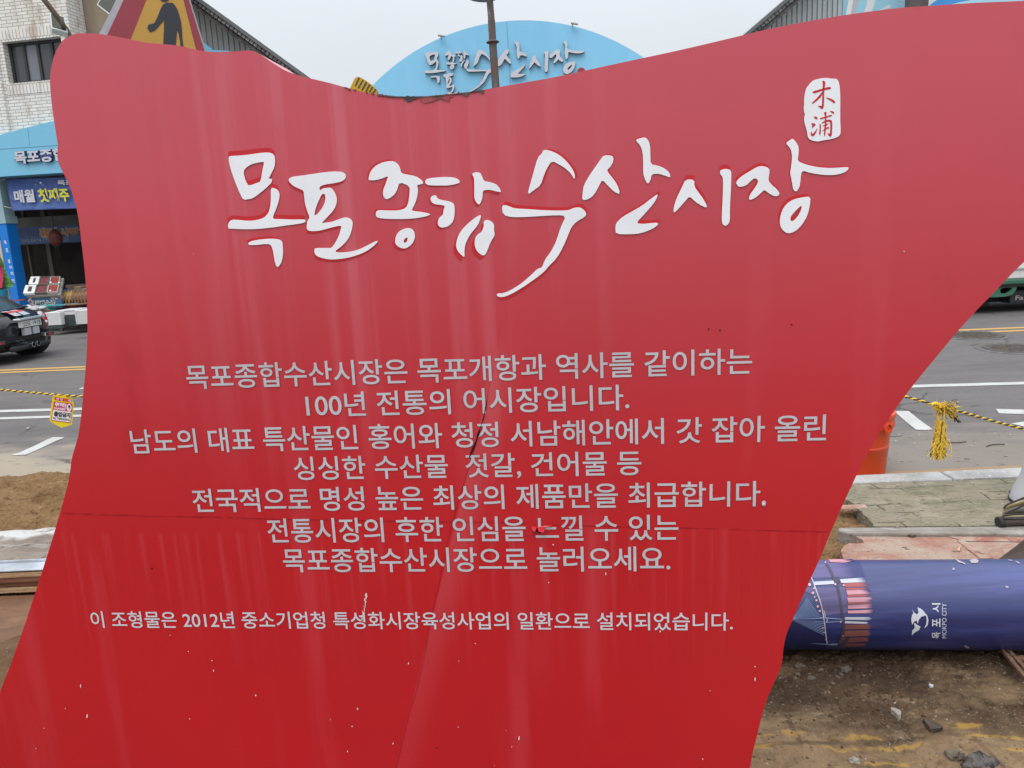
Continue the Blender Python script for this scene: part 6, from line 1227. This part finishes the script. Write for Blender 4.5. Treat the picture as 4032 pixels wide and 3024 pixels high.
loft([(.34,.66,.885,.905,.5,.1),(.40,.74,.89,.925,.5,.1),(.44,.74,.89,.91,.5,.1)], 'chrome_trim', chrome, car)
# ================================================================== small truck on the far lane, right
TY = 11.35; green = pm('green_paint', (.035,.13,.085), .5, .5, layers=[((.06,.18,.13), 6, .5, .7, ONE), ((.03,.08,.055), 12, .55, .7, ONE)]); twh = pm('truck_white', (.68,.69,.68), .4, .5, layers=[((.6,.6,.59), 2, .45, .68, ONE)]); und = pm('chassis_black', (.018,.015,.016), .8)
def tz(y, x=3950): return P(x, y, TY).z
tk_ = thing('cargo_truck', 'white cargo truck with green sills and dark chassis on the far lane', 'truck', Vector((6.5, TY+.8, 0)))
zw0, zg0, zu0 = tz(1097,3966), tz(1121,3966), tz(1212,3900)
X0, X1 = 4.9, 11.6
g = MB(); g.box((X0, TY, zw0), (X1, TY+.04, zw0+.40)); g.box((X0, TY+1.66, zw0), (X1, TY+1.7, zw0+.40)); g.box((X0, TY+.041, zw0), (X0+.04, TY+1.659, zw0+.40)); g.box((X1-.04, TY+.041, zw0), (X1, TY+1.659, zw0+.40)); g.box((X0+.041, TY+.041, zw0), (X1-.041, TY+1.659, zw0+.03)); g.build('cargo_bed', twh, tk_, bevel=.008)
g = MB(); g.box((X0, TY-.02, tz(1062,4000)), (X1, TY-.001, tz(1054,4000))); g.build('bed_rib', pm('rib_grey', (.40,.39,.36), .5), tk_, bevel=.004)
g = MB(); g.box((X0, TY-.03, zg0), (X1, TY+.05, zw0-.012)); g.build('sill_rail', green, tk_, bevel=.02); g = MB(); g.box((X0, TY-.01, zg0-.035), (X1, TY+.03, zg0-.003)); g.build('sill_lip', und, tk_)
zt3 = lambda l: [(3700+x/4.8795, 980+y/4.8795) for x, y in l]
g = MB(); g.prism([[P(x, y, TY+.0) for x, y in chaikin(zt3([(600,725),(1490,712),(1470,790),(1430,850),(1350,905),(1200,925),(600,945)]))], [P(x, y, TY+.0) for x, y in chaikin(zt3([(1160,752),(1395,738),(1390,780),(1340,830),(1270,862),(1165,858)]))]], (0,-1,0), .05); g.build('side_guard', green, tk_, bevel=.008)
g = MB(); g.box((X0+.1, TY+.2, zu0), (tz and P(3925,1210,TY).x, TY+1.5, zg0-.04)); g.box((X0+.1, TY+.35, tz(1198,3960)), (X1-.3, TY+1.3, zg0-.041)); g.build('chassis', und, tk_)
g = MB(); xa = P(4000,1150,TY).x; g.box((xa, TY+.12, tz(1197,4000)), (xa+.8, TY+.5, tz(1148,4000))); bx = g.build('battery_box', pm('box_dark', (.03,.03,.036), .6), tk_, bevel=.01)
g = MB(); text(g, 'Fa', lambda u, v: Vector((u, TY+.116, v)), P(4018,1180,TY).x, P(4018,1180,TY).x+.12, tz(1184,4020), tz(1166,4020), bold=.02); g.build('lettering', pm('pale_mark', (.4,.36,.34), .6), bx, fix=False)
for x_ in (5.25, 9.9):
    for y_ in (TY+.16, TY+1.5):
        g = MB(); c_ = Vector((x_, y_, .33)); g.lathe(c_, [(.19,-.10),(.31,-.10),(.33,-.06),(.33,.06),(.31,.10),(.19,.10)], 28, (0,1,0)); wh = g.build('wheel', rub, tk_, smooth=True); g = MB(); g.lathe(c_, [(.2,-.085),(.18,-.06),(.07,-.09),(0,-.09)], 20, (0,1,0)); g.build('rim', silver, wh, smooth=True)
g = MB(); prof = [(X0-.05,.45),(X0-.05,1.95),(X0-1.0,1.95),(X0-1.45,1.2),(X0-1.55,.95),(X0-1.55,.45)]; g.prism([[Vector((x, TY-.0, z)) for x, z in prof]], (0,-1,0), 1.66); cab = g.build('cab', twh, tk_, bevel=.05)
g = MB(); g.prism([[Vector((x, TY-.004, z)) for x, z in ((X0-.35,1.18),(X0-.35,1.8),(X0-.95,1.8),(X0-1.3,1.22))]], (0,-1,0), .003); g.build('side_window', cglass, cab)
g = MB(); g.prism([[Vector((X0-1.02,TY+.1,1.88)), Vector((X0-1.02,TY+1.56,1.88)), Vector((X0-1.42,TY+1.56,1.26)), Vector((X0-1.42,TY+.1,1.26))]], (-.85,0,.5), -.012); g.build('windscreen', cglass, cab)
